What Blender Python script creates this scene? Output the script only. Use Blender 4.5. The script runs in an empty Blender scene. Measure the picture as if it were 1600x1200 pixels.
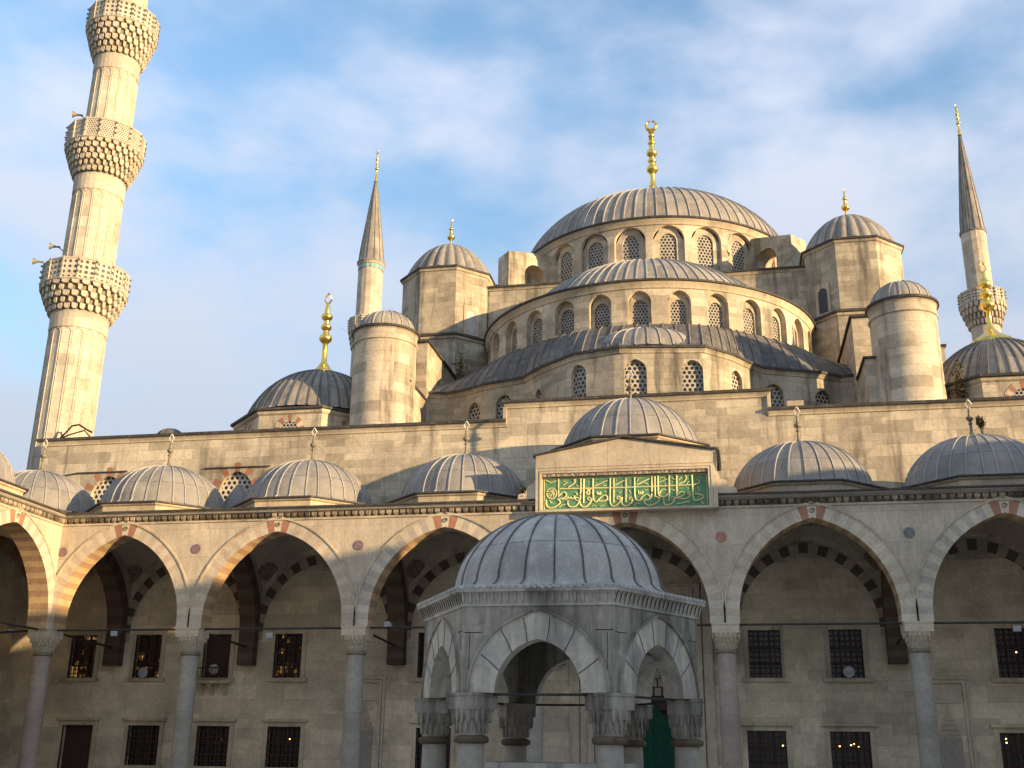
import bpy, math, random
from math import sin, cos, pi, radians, sqrt
from mathutils import Vector, Matrix
random.seed(7)
scene = bpy.context.scene
# ------------------------------------------------------------ camera
CX, CD, YAW, PITCH, ROLL, FPX = 4.366, 42.319, -0.194, 0.324, 0.013, 1720.0
cam_data = bpy.data.cameras.new("camera")
cam = bpy.data.objects.new("camera", cam_data)
scene.collection.objects.link(cam)
fw = Vector((sin(YAW)*cos(PITCH), cos(YAW)*cos(PITCH), sin(PITCH)))
rt = Vector((cos(YAW), -sin(YAW), 0)); up = rt.cross(fw)
r2 = rt*cos(ROLL)+up*sin(ROLL); u2 = -rt*sin(ROLL)+up*cos(ROLL)
mt = Matrix((r2, u2, -fw)).transposed().to_4x4(); mt.translation = Vector((CX, -CD, 1.6))
cam.matrix_world = mt
cam_data.sensor_width = 36.0; cam_data.lens = 36.0*FPX/1600.0
cam_data.clip_start = 0.1; cam_data.clip_end = 4000
scene.camera = cam
# ------------------------------------------------------------ light
SUN_AZ, SUN_EL = radians(21.5), radians(8.6)      # azimuth measured from +X towards -Y
sun_dir = Vector((cos(SUN_AZ)*cos(SUN_EL), -sin(SUN_AZ)*cos(SUN_EL), sin(SUN_EL)))
sd = bpy.data.lights.new("sun", 'SUN'); sd.energy = 4.0; sd.angle = radians(0.5); sd.color = (1.0, 0.70, 0.37)
so = bpy.data.objects.new("sun", sd); scene.collection.objects.link(so)
so.rotation_euler = sun_dir.to_track_quat('Z', 'Y').to_euler()
so.location = (60, -30, 40)
world = bpy.data.worlds.new("World"); scene.world = world; world.use_nodes = True
wn = world.node_tree.nodes; wl = world.node_tree.links; wn.clear()
wout = wn.new('ShaderNodeOutputWorld'); bg = wn.new('ShaderNodeBackground'); sky = wn.new('ShaderNodeTexSky')
sky.sky_type = 'NISHITA'; sky.sun_disc = False; sky.sun_elevation = SUN_EL
sky.sun_rotation = math.atan2(sun_dir.x, sun_dir.y)
sky.air_density = 1.0; sky.dust_density = 0.6; sky.ozone_density = 1.6
tc = wn.new('ShaderNodeTexCoord')
def wnode(t, **k):
    n = wn.new(t)
    for a, b in k.items(): setattr(n, a, b)
    return n
mp = wnode('ShaderNodeMapping'); mp.inputs['Scale'].default_value = (1.4, 1.4, 2.6); mp.inputs['Location'].default_value = (3.1, 0.4, 0.7)
wl.new(tc.outputs['Generated'], mp.inputs['Vector'])
nz = wnode('ShaderNodeTexNoise'); nz.inputs['Scale'].default_value = 3.3; nz.inputs['Detail'].default_value = 7; nz.inputs['Roughness'].default_value = 0.5; nz.inputs['Distortion'].default_value = 0.1
wl.new(mp.outputs[0], nz.inputs['Vector'])
cr = wnode('ShaderNodeValToRGB'); cr.color_ramp.elements[0].position = 0.33; cr.color_ramp.elements[1].position = 0.68
cr.color_ramp.interpolation = 'EASE'
cr.color_ramp.elements[0].color = (0, 0, 0, 1); cr.color_ramp.elements[1].color = (0.84, 0.84, 0.84, 1)
sxyz = wnode('ShaderNodeSeparateXYZ'); wl.new(tc.outputs['Generated'], sxyz.inputs[0])
hz = wnode('ShaderNodeMapRange'); hz.inputs['From Min'].default_value = 0.02; hz.inputs['From Max'].default_value = 0.5; hz.inputs['To Min'].default_value = 0.34; hz.inputs['To Max'].default_value = 0.0
wl.new(sxyz.outputs[2], hz.inputs[0])
ad = wnode('ShaderNodeMath', operation='ADD'); wl.new(nz.outputs['Fac'], ad.inputs[0]); wl.new(hz.outputs[0], ad.inputs[1])
wl.new(ad.outputs[0], cr.inputs['Fac'])
# blue of the clear sky, lifted towards the photograph's pale blue, then lavender-grey cloud
gain = wnode('ShaderNodeMix', data_type='RGBA', blend_type='MULTIPLY'); gain.inputs[0].default_value = 1.0
gain.inputs[7].default_value = (1.5, 1.62, 1.68, 1)
wl.new(sky.outputs[0], gain.inputs[6])
mx = wnode('ShaderNodeMix', data_type='RGBA')
mx.inputs[7].default_value = (3.45, 3.6, 4.15, 1)
wl.new(cr.outputs[0], mx.inputs[0]); wl.new(gain.outputs[2], mx.inputs[6])
el = wnode('ShaderNodeMapRange'); el.inputs['From Min'].default_value = 0.05; el.inputs['From Max'].default_value = 0.55; el.inputs['To Min'].default_value = 0.57; el.inputs['To Max'].default_value = 1.12
wl.new(sxyz.outputs[2], el.inputs[0])
vm = wnode('ShaderNodeVectorMath', operation='SCALE'); wl.new(mx.outputs[2], vm.inputs[0]); wl.new(el.outputs[0], vm.inputs['Scale'])
wl.new(vm.outputs[0], bg.inputs['Color']); bg.inputs['Strength'].default_value = 0.10
wl.new(bg.outputs[0], wout.inputs[0])
scene.view_settings.view_transform = 'Standard'; scene.view_settings.look = 'None'
scene.view_settings.exposure = 1.2; scene.view_settings.gamma = 1.0
scene.view_settings.use_curve_mapping = False

# ------------------------------------------------------------ materials
def newmat(name):
    m = bpy.data.materials.new(name); m.use_nodes = True
    nt = m.node_tree; b = nt.nodes.get('Principled BSDF'); return m, nt, b
def mixc(nt, kind, fac, a, b):
    n = nt.nodes.new('ShaderNodeMix'); n.data_type = 'RGBA'; n.blend_type = kind
    for s, v in ((0, fac), (6, a), (7, b)):
        if isinstance(v, bpy.types.NodeSocket): nt.links.new(v, n.inputs[s])
        elif v is not None: n.inputs[s].default_value = v if s == 0 else (*v, 1)
    return n.outputs[2]
def math_(nt, op, a, b=None, c=None):
    n = nt.nodes.new('ShaderNodeMath'); n.operation = op
    for i, v in enumerate((a, b, c)):
        if v is None: continue
        if isinstance(v, bpy.types.NodeSocket): nt.links.new(v, n.inputs[i])
        else: n.inputs[i].default_value = v
    return n.outputs[0]
def noise(nt, scale, detail=4, vec=None, rough=0.55, sc=None, dist=0.0):
    n = nt.nodes.new('ShaderNodeTexNoise'); n.inputs['Scale'].default_value = scale
    n.inputs['Detail'].default_value = detail; n.inputs['Roughness'].default_value = rough; n.inputs['Distortion'].default_value = dist
    if vec is None:
        t = nt.nodes.new('ShaderNodeTexCoord'); vec = t.outputs['Object']
    if sc:
        m = nt.nodes.new('ShaderNodeMapping'); m.inputs['Scale'].default_value = sc
        nt.links.new(vec, m.inputs[0]); vec = m.outputs[0]
    nt.links.new(vec, n.inputs['Vector']); return n.outputs['Fac']
def ramp(nt, fac, p0, p1, c0=(0, 0, 0), c1=(1, 1, 1)):
    r = nt.nodes.new('ShaderNodeValToRGB'); e = r.color_ramp.elements
    e[0].position = p0; e[1].position = p1; e[0].color = (*c0, 1); e[1].color = (*c1, 1)
    nt.links.new(fac, r.inputs[0]); return r.outputs[0]
def bump(nt, b, h, strength, dist=0.02):
    n = nt.nodes.new('ShaderNodeBump'); n.inputs['Strength'].default_value = strength; n.inputs['Distance'].default_value = dist
    nt.links.new(h, n.inputs['Height']); nt.links.new(n.outputs[0], b.inputs['Normal'])
def stone(name, c1, c2, bw=0.95, bh=0.36, mortar=0.012, mcol=None, stain=0.5, streak=0.5, rough=0.85, soot=(0.10, 0.09, 0.075), bs=0.5, patch=(0.62, 0.6, 0.58), s0=0.56, s1=0.72, vein=0.0):
    m, nt, b = newmat(name)
    uv = nt.nodes.new('ShaderNodeUVMap')
    wob = noise(nt, 1.3, 2)
    br = nt.nodes.new('ShaderNodeTexBrick'); br.offset = 0.5; br.squash = 1.0
    br.inputs['Color1'].default_value = (*c1, 1); br.inputs['Color2'].default_value = (*c2, 1)
    mc = mcol or tuple(x*0.72 for x in c1)
    br.inputs['Mortar'].default_value = (*mc, 1)
    br.inputs['Scale'].default_value = 1.0; br.inputs['Brick Width'].default_value = bw; br.inputs['Row Height'].default_value = bh
    br.inputs['Mortar Size'].default_value = mortar; br.inputs['Mortar Smooth'].default_value = 0.35; br.inputs['Bias'].default_value = -0.1
    nt.links.new(uv.outputs[0], br.inputs['Vector'])
    bcol, bfac = br.outputs['Color'], br.outputs['Fac']
    if bw < 2:
        b2 = nt.nodes.new('ShaderNodeTexBrick'); b2.offset = 0.37; b2.squash = 0.7; b2.squash_frequency = 3
        b2.inputs['Color1'].default_value = (*(x*1.08 for x in c1), 1); b2.inputs['Color2'].default_value = (*(x*0.86 for x in c2), 1); b2.inputs['Mortar'].default_value = (*mc, 1)
        b2.inputs['Scale'].default_value = 1.0; b2.inputs['Brick Width'].default_value = bw*1.55; b2.inputs['Row Height'].default_value = bh*1.5
        b2.inputs['Mortar Size'].default_value = mortar; b2.inputs['Mortar Smooth'].default_value = 0.35; b2.inputs['Bias'].default_value = -0.3
        nt.links.new(uv.outputs[0], b2.inputs['Vector'])
        msk = ramp(nt, noise(nt, 0.16, 1), 0.49, 0.51)
        bcol = mixc(nt, 'MIX', msk, br.outputs['Color'], b2.outputs['Color'])
        mm = nt.nodes.new('ShaderNodeMix'); nt.links.new(msk, mm.inputs[0]); nt.links.new(br.outputs['Fac'], mm.inputs[2]); nt.links.new(b2.outputs['Fac'], mm.inputs[3]); bfac = mm.outputs[0]
    big = ramp(nt, noise(nt, 0.55, 7, rough=0.62), 0.36, 0.66, patch, (1.10, 1.08, 1.04))
    col = mixc(nt, 'MULTIPLY', 0.75, bcol, big)
    fine = ramp(nt, noise(nt, 7.0, 4), 0.3, 0.7, (0.84, 0.83, 0.8), (1.1, 1.1, 1.1))
    col = mixc(nt, 'MULTIPLY', 0.8, col, fine)
    st = ramp(nt, noise(nt, 1.0, 5, sc=(1.1, 1.1, 0.13), rough=0.65), s0, s1)
    col = mixc(nt, 'MIX', math_(nt, 'MULTIPLY', st, streak), col, soot)
    sp = ramp(nt, noise(nt, 2.3, 8, rough=0.7, dist=0.4), 0.58, 0.72)
    col = mixc(nt, 'MIX', math_(nt, 'MULTIPLY', sp, stain), col, tuple(x*0.42 for x in c1))
    if vein:
        t_ = nt.nodes.new('ShaderNodeTexCoord'); mv = nt.nodes.new('ShaderNodeMapping'); mv.inputs['Rotation'].default_value = (0.2, 0.9, 0.1); mv.inputs['Scale'].default_value = (4.5, 3.0, 0.8)
        nt.links.new(t_.outputs['Object'], mv.inputs[0])
        vn = ramp(nt, noise(nt, 1.0, 6, vec=mv.outputs[0], rough=0.6, dist=0.6), 0.42, 0.62, (0.72, 0.70, 0.68), (1.06, 1.05, 1.04))
        col = mixc(nt, 'MULTIPLY', vein, col, vn)
    nt.links.new(col, b.inputs['Base Color']); b.inputs['Roughness'].default_value = rough
    b.inputs['Specular IOR Level'].default_value = 0.25
    h = math_(nt, 'ADD', math_(nt, 'MULTIPLY', bfac, -0.8), math_(nt, 'MULTIPLY', noise(nt, 5.0, 6), 0.9))
    bump(nt, b, h, bs, 0.03)
    return m
M = {}
M['ashlar'] = stone('ashlar_stone', (0.62, 0.545, 0.42), (0.38, 0.335, 0.255), stain=0.48, streak=0.8, s0=0.54, s1=0.7)
M['ashlar_dark'] = stone('weathered_stone', (0.52, 0.46, 0.355), (0.33, 0.295, 0.225), bw=0.8, bh=0.33, stain=0.5, streak=0.85, s0=0.53, s1=0.68)
M['courtwall'] = stone('court_wall_stone', (0.68, 0.60, 0.45), (0.52, 0.455, 0.34), bw=1.25, bh=0.42, stain=0.35, streak=0.1, mortar=0.008)
M['marble'] = stone('spandrel_marble', (0.60, 0.525, 0.41), (0.52, 0.455, 0.355), bw=2.4, bh=1.15, mortar=0.010, stain=0.12, streak=0.18, patch=(0.8, 0.78, 0.76), bs=0.15, s0=0.56, s1=0.76, vein=0.45)
M['moulding'] = stone('moulding_stone', (0.58, 0.50, 0.375), (0.48, 0.415, 0.31), bw=1.3, bh=5, stain=0.55, streak=0.65, bs=0.3)
M['minaret'] = stone('minaret_stone', (0.62, 0.56, 0.45), (0.51, 0.46, 0.365), bw=0.75, bh=0.42, stain=0.18, streak=0.12, mortar=0.006)
M['grey_marble'] = stone('grey_weathered_marble', (0.56, 0.53, 0.47), (0.46, 0.44, 0.40), bw=3, bh=3, mortar=0.0, stain=0.7, streak=0.65, soot=(0.05, 0.05, 0.045), s0=0.5, s1=0.66, bs=0.3)
M['column_stone'] = stone('column_stone', (0.40, 0.37, 0.32), (0.34, 0.32, 0.28), bw=9, bh=2.3, stain=0.3, streak=0.1, bs=0.1)
M['column_pink'] = stone('pink_granite', (0.42, 0.34, 0.295), (0.36, 0.295, 0.255), bw=9, bh=2.3, stain=0.3, streak=0.1, bs=0.1)
M['vcream'] = stone('voussoir_cream', (0.64, 0.57, 0.45), (0.6, 0.53, 0.42), bw=9, bh=9, mortar=0, stain=0.15, streak=0.1, bs=0.15)
M['vgrey'] = stone('voussoir_grey', (0.50, 0.45, 0.38), (0.47, 0.43, 0.36), bw=9, bh=9, mortar=0, stain=0.3, streak=0.1, bs=0.15)
M['vpink'] = stone('voussoir_pink', (0.58, 0.485, 0.375), (0.54, 0.44, 0.335), bw=9, bh=9, mortar=0, stain=0.25, streak=0.1, bs=0.15)
M['vred'] = stone('voussoir_red', (0.40, 0.21, 0.14), (0.36, 0.18, 0.12), bw=9, bh=9, mortar=0, stain=0.35, streak=0.1, bs=0.3)
M['vbrown'] = stone('voussoir_brown', (0.13, 0.10, 0.075), (0.11, 0.085, 0.065), bw=9, bh=9, mortar=0, stain=0.3, streak=0.1, bs=0.3)
M['vdark'] = stone('voussoir_dark', (0.10, 0.07, 0.05), (0.08, 0.06, 0.045), bw=9, bh=9, mortar=0, stain=0.3, streak=0.1, bs=0.3)
M['vorange'] = stone('voussoir_ochre_red', (0.44, 0.29, 0.18), (0.38, 0.245, 0.155), bw=9, bh=9, mortar=0, stain=0.3, streak=0.1, bs=0.3)
M['vochre'] = stone('voussoir_ochre', (0.58, 0.43, 0.25), (0.50, 0.36, 0.20), bw=9, bh=9, mortar=0, stain=0.3, streak=0.1, bs=0.3)
M['dentil'] = stone('sooty_dentils', (0.50, 0.42, 0.31), (0.36, 0.30, 0.22), bw=0.6, bh=9, mortar=0, stain=0.75, streak=0.9, soot=(0.07, 0.05, 0.035), s0=0.42, s1=0.56, bs=0.6)
M['kiosk_wall'] = stone('sooty_kiosk_marble', (0.46, 0.43, 0.37), (0.36, 0.335, 0.29), bw=3, bh=3, mortar=0.0, stain=0.75, streak=0.75, soot=(0.06, 0.055, 0.045), s0=0.46, s1=0.62, bs=0.35, vein=0.8)
M['kiosk_pale'] = stone('pale_kiosk_marble', (0.62, 0.58, 0.50), (0.54, 0.505, 0.44), bw=3, bh=3, mortar=0.0, stain=0.4, streak=0.35, soot=(0.12, 0.11, 0.09), s0=0.55, s1=0.72, bs=0.25, vein=0.8)
M['sootshade'] = stone('soot_and_shade_stone', (0.34, 0.29, 0.22), (0.24, 0.20, 0.15), bw=0.5, bh=9, mortar=0, stain=0.8, streak=0.5, bs=0.4)  # soot of the balcony recesses; also paints in shade under the kiosk dome
M['vault'] = stone('vault_plaster', (0.42, 0.35, 0.27), (0.4, 0.33, 0.25), bw=9, bh=9, mortar=0, stain=0.3, streak=0.2, bs=0.1)
M['darkstone'] = stone('mottled_dark_stone', (0.12, 0.09, 0.06), (0.20, 0.16, 0.11), bw=0.5, bh=9, mortar=0, stain=0.5, streak=0.5, bs=0.6)  # dark mottled tone for dentil gaps, kiosk flute sides and collars

def lead(name, c1, c2, oxide=0.4, rough=0.5, seam=1.15, gain=1.0, warm=(0.35, 0.30, 0.25)):
    m, nt, b = newmat(name)
    uv = nt.nodes.new('ShaderNodeUVMap')
    br = nt.nodes.new('ShaderNodeTexBrick'); br.offset = 0.0
    br.inputs['Color1'].default_value = (*c1, 1); br.inputs['Color2'].default_value = (*c2, 1)
    br.inputs['Mortar'].default_value = (*(x*0.45 for x in c1), 1)
    br.inputs['Scale'].default_value = 1.0; br.inputs['Brick Width'].default_value = 1.0; br.inputs['Row Height'].default_value = seam
    br.inputs['Mortar Size'].default_value = 0.014; br.inputs['Mortar Smooth'].default_value = 0.4
    nt.links.new(uv.outputs[0], br.inputs['Vector'])
    big = ramp(nt, noise(nt, 0.9, 5), 0.35, 0.65, (0.72, 0.74, 0.78), (1.12, 1.1, 1.06))
    col = mixc(nt, 'MULTIPLY', 0.8, br.outputs['Color'], big)
    st = ramp(nt, noise(nt, 1.0, 6, sc=(3.0, 3.0, 0.5), rough=0.7), 0.5, 0.7)
    col = mixc(nt, 'MIX', math_(nt, 'MULTIPLY', st, oxide), col, warm)
    fine = ramp(nt, noise(nt, 14.0, 3), 0.3, 0.7, (0.86, 0.86, 0.86), (1.12, 1.12, 1.12))
    col = mixc(nt, 'MULTIPLY', 0.7, col, fine)
    nt.links.new(col, b.inputs['Base Color']); b.inputs['Roughness'].default_value = rough
    b.inputs['Metallic'].default_value = 0.0; b.inputs['Specular IOR Level'].default_value = 0.12
    bump(nt, b, math_(nt, 'ADD', math_(nt, 'MULTIPLY', br.outputs['Fac'], -0.7), math_(nt, 'ADD', noise(nt, 3.0, 5), math_(nt, 'MULTIPLY', noise(nt, 1.1, 3), 2.2))), 0.6, 0.05)
    return m
M['lead'] = lead('sheet_lead', (0.30, 0.285, 0.26), (0.22, 0.21, 0.195), rough=0.62)
M['lead_big'] = lead('weathered_lead', (0.34, 0.32, 0.28), (0.22, 0.205, 0.18), oxide=0.7, rough=0.62, seam=1.5, warm=(0.42, 0.36, 0.28))
M['lead_dark'] = lead('dark_lead_roofing', (0.16, 0.148, 0.13), (0.095, 0.09, 0.082), oxide=0.65, seam=2.2, warm=(0.34, 0.28, 0.22))
M['lead_kiosk'] = lead('pale_blue_lead', (0.44, 0.425, 0.385), (0.33, 0.32, 0.29), oxide=0.7, seam=1.3, warm=(0.60, 0.58, 0.53), rough=0.7)
M['lead_edge'] = lead('lead_edging', (0.075, 0.07, 0.065), (0.06, 0.056, 0.052), oxide=0.2, seam=9)
M['rib'] = lead('lead_rib', (0.40, 0.385, 0.35), (0.35, 0.335, 0.305), oxide=0.3, seam=9)
M['rib_dark'] = lead('dark_lead_rib', (0.17, 0.16, 0.15), (0.14, 0.135, 0.13), oxide=0.4, seam=9)
def plain(name, c, rough=0.7, metal=0.0, emit=0, var=0.25):
    m, nt, b = newmat(name)
    v = ramp(nt, noise(nt, 6.0, 4), 0.3, 0.7, tuple(x*(1-var) for x in c), tuple(min(1, x*(1+var)) for x in c))
    nt.links.new(v, b.inputs['Base Color']); b.inputs['Roughness'].default_value = rough; b.inputs['Metallic'].default_value = metal
    if emit:
        b.inputs['Emission Color'].default_value = (*c, 1); b.inputs['Emission Strength'].default_value = emit
    return m
M['gold'] = plain('gilded_copper', (0.95, 0.66, 0.16), 0.28, 1.0, var=0.12)
M['bronze'] = plain('tarnished_bronze', (0.22, 0.19, 0.13), 0.6, 0.3)
M['whitestone'] = plain('white_stone_tip', (0.62, 0.56, 0.46), 0.8)
M['iron'] = plain('dark_iron', (0.045, 0.04, 0.035), 0.6, 0.4)
M['rust'] = plain('rusty_iron_grille', (0.075, 0.035, 0.02), 0.8, 0.2)
M['wood'] = plain('dark_red_wood', (0.045, 0.02, 0.014), 0.7)
M['glassdark'] = plain('dark_window_glass', (0.006, 0.006, 0.007), 0.25)
M['glow'] = plain('lamp_glow', (1.0, 0.62, 0.18), 0.5, 0, emit=6.0, var=0)
M['green'] = plain('green_enamel', (0.10, 0.25, 0.13), 0.6)
M['curtain'] = plain('green_curtain_cloth', (0.003, 0.06, 0.033), 0.9)
M['letter'] = plain('gilt_lettering', (0.70, 0.64, 0.30), 0.5, 0.0, var=0.1)
M['purple'] = plain('porphyry_disc', (0.20, 0.13, 0.14), 0.5)
M['reddisc'] = plain('red_marble_disc', (0.40, 0.19, 0.12), 0.5)
M['greendisc'] = plain('grey_green_marble_disc', (0.14, 0.16, 0.15), 0.5)
M['lampwhite'] = plain('grey_white_metal', (0.40, 0.39, 0.36), 0.5)
M['lens'] = plain('lamp_glass', (0.30, 0.32, 0.34), 0.15)
M['tile'] = plain('turquoise_tile', (0.12, 0.33, 0.34), 0.4)
M['leaf'] = plain('dry_green_leaves', (0.11, 0.10, 0.035), 0.8, var=0.6)
M['stem'] = plain('woody_stem', (0.10, 0.07, 0.04), 0.9)
M['paving'] = stone('marble_paving', (0.62, 0.59, 0.52), (0.54, 0.51, 0.45), bw=1.2, bh=0.6, stain=0.3, streak=0)
M['soil'] = plain('city_ground', (0.16, 0.14, 0.11), 0.95)
# warm light glimpsed through panes of coloured glass beyond the grille
def glimmer():
    m, nt, b = newmat('lit_stained_panes')
    uv = nt.nodes.new('ShaderNodeUVMap')
    br = nt.nodes.new('ShaderNodeTexBrick'); br.offset = 0.0
    br.inputs['Color1'].default_value = (1, 1, 1, 1); br.inputs['Color2'].default_value = (0.15, 0.15, 0.15, 1); br.inputs['Mortar'].default_value = (0, 0, 0, 1)
    br.inputs['Scale'].default_value = 1; br.inputs['Brick Width'].default_value = 0.11; br.inputs['Row Height'].default_value = 0.17; br.inputs['Mortar Size'].default_value = 0.02
    nt.links.new(uv.outputs[0], br.inputs['Vector'])
    gate = ramp(nt, noise(nt, 2.2, 3), 0.55, 0.64)
    e = math_(nt, 'MULTIPLY', br.outputs['Color'], gate)
    b.inputs['Base Color'].default_value = (0.01, 0.008, 0.006, 1); b.inputs['Roughness'].default_value = 0.4
    b.inputs['Emission Color'].default_value = (1.0, 0.55, 0.16, 1)
    nt.links.new(math_(nt, 'MULTIPLY', e, 0.22), b.inputs['Emission Strength'])
    return m
M['glimmer'] = glimmer()
# pierced stone lattice: hexagonally packed round holes with dark glass behind
def lattice(name, pitch, rad, c, glass=(0.02, 0.02, 0.022), square=False):
    m, nt, b = newmat(name)
    uv = nt.nodes.new('ShaderNodeUVMap'); sp = nt.nodes.new('ShaderNodeSeparateXYZ'); nt.links.new(uv.outputs[0], sp.inputs[0])
    rowh = pitch if square else pitch*0.866
    vv = math_(nt, 'DIVIDE', sp.outputs[1], rowh)
    row = math_(nt, 'FLOOR', vv)
    off = math_(nt, 'MULTIPLY', math_(nt, 'FLOORED_MODULO', row, 2.0), 0.0 if square else 0.5)
    uu = math_(nt, 'ADD', math_(nt, 'DIVIDE', sp.outputs[0], pitch), off)
    fx = math_(nt, 'MULTIPLY', math_(nt, 'SUBTRACT', math_(nt, 'FRACT', uu), 0.5), pitch)
    fy = math_(nt, 'MULTIPLY', math_(nt, 'SUBTRACT', math_(nt, 'FRACT', vv), 0.5), rowh)
    d = math_(nt, 'SQRT', math_(nt, 'ADD', math_(nt, 'MULTIPLY', fx, fx), math_(nt, 'MULTIPLY', fy, fy)))
    hole = math_(nt, 'LESS_THAN', d, rad)
    base = ramp(nt, noise(nt, 3.0, 5), 0.35, 0.65, tuple(x*0.7 for x in c), c)
    nt.links.new(mixc(nt, 'MIX', hole, base, glass), b.inputs['Base Color'])
    nt.links.new(math_(nt, 'SUBTRACT', 0.85, math_(nt, 'MULTIPLY', hole, 0.6)), b.inputs['Roughness'])
    edge = ramp(nt, d, rad*0.8, rad*1.15)
    bump(nt, b, edge, 0.9, 0.05)
    return m
M['lattice'] = lattice('pierced_window_lattice', 0.25, 0.082, (0.46, 0.42, 0.35))
M['lattice_fine'] = lattice('fine_pierced_lattice', 0.19, 0.066, (0.46, 0.42, 0.35))
M['lattice_light'] = lattice('pale_pierced_lattice', 0.27, 0.085, (0.66, 0.60, 0.50))
M['pierced'] = lattice('pierced_balustrade', 0.30, 0.085, (0.60, 0.54, 0.43), glass=(0.10, 0.085, 0.06), square=True)
M['pierced_fine'] = lattice('finely_pierced_balustrade', 0.14, 0.04, (0.60, 0.54, 0.43), glass=(0.14, 0.12, 0.09))
# carved band and painted medallion
def carved(name, c1, c2, sc=7):
    m, nt, b = newmat(name)
    v = nt.nodes.new('ShaderNodeTexVoronoi'); v.inputs['Scale'].default_value = sc
    t = nt.nodes.new('ShaderNodeTexCoord'); nt.links.new(t.outputs['Object'], v.inputs['Vector'])
    nt.links.new(ramp(nt, v.outputs['Distance'], 0.1, 0.5, c1, c2), b.inputs['Base Color'])
    b.inputs['Roughness'].default_value = 0.85
    bump(nt, b, v.outputs['Distance'], 0.9, 0.05)
    return m
M['carved'] = carved('carved_stone_band', (0.50, 0.43, 0.33), (0.26, 0.21, 0.16))
M['medal'] = carved('painted_medallion', (0.10, 0.035, 0.022), (0.20, 0.14, 0.10), 6)

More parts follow.
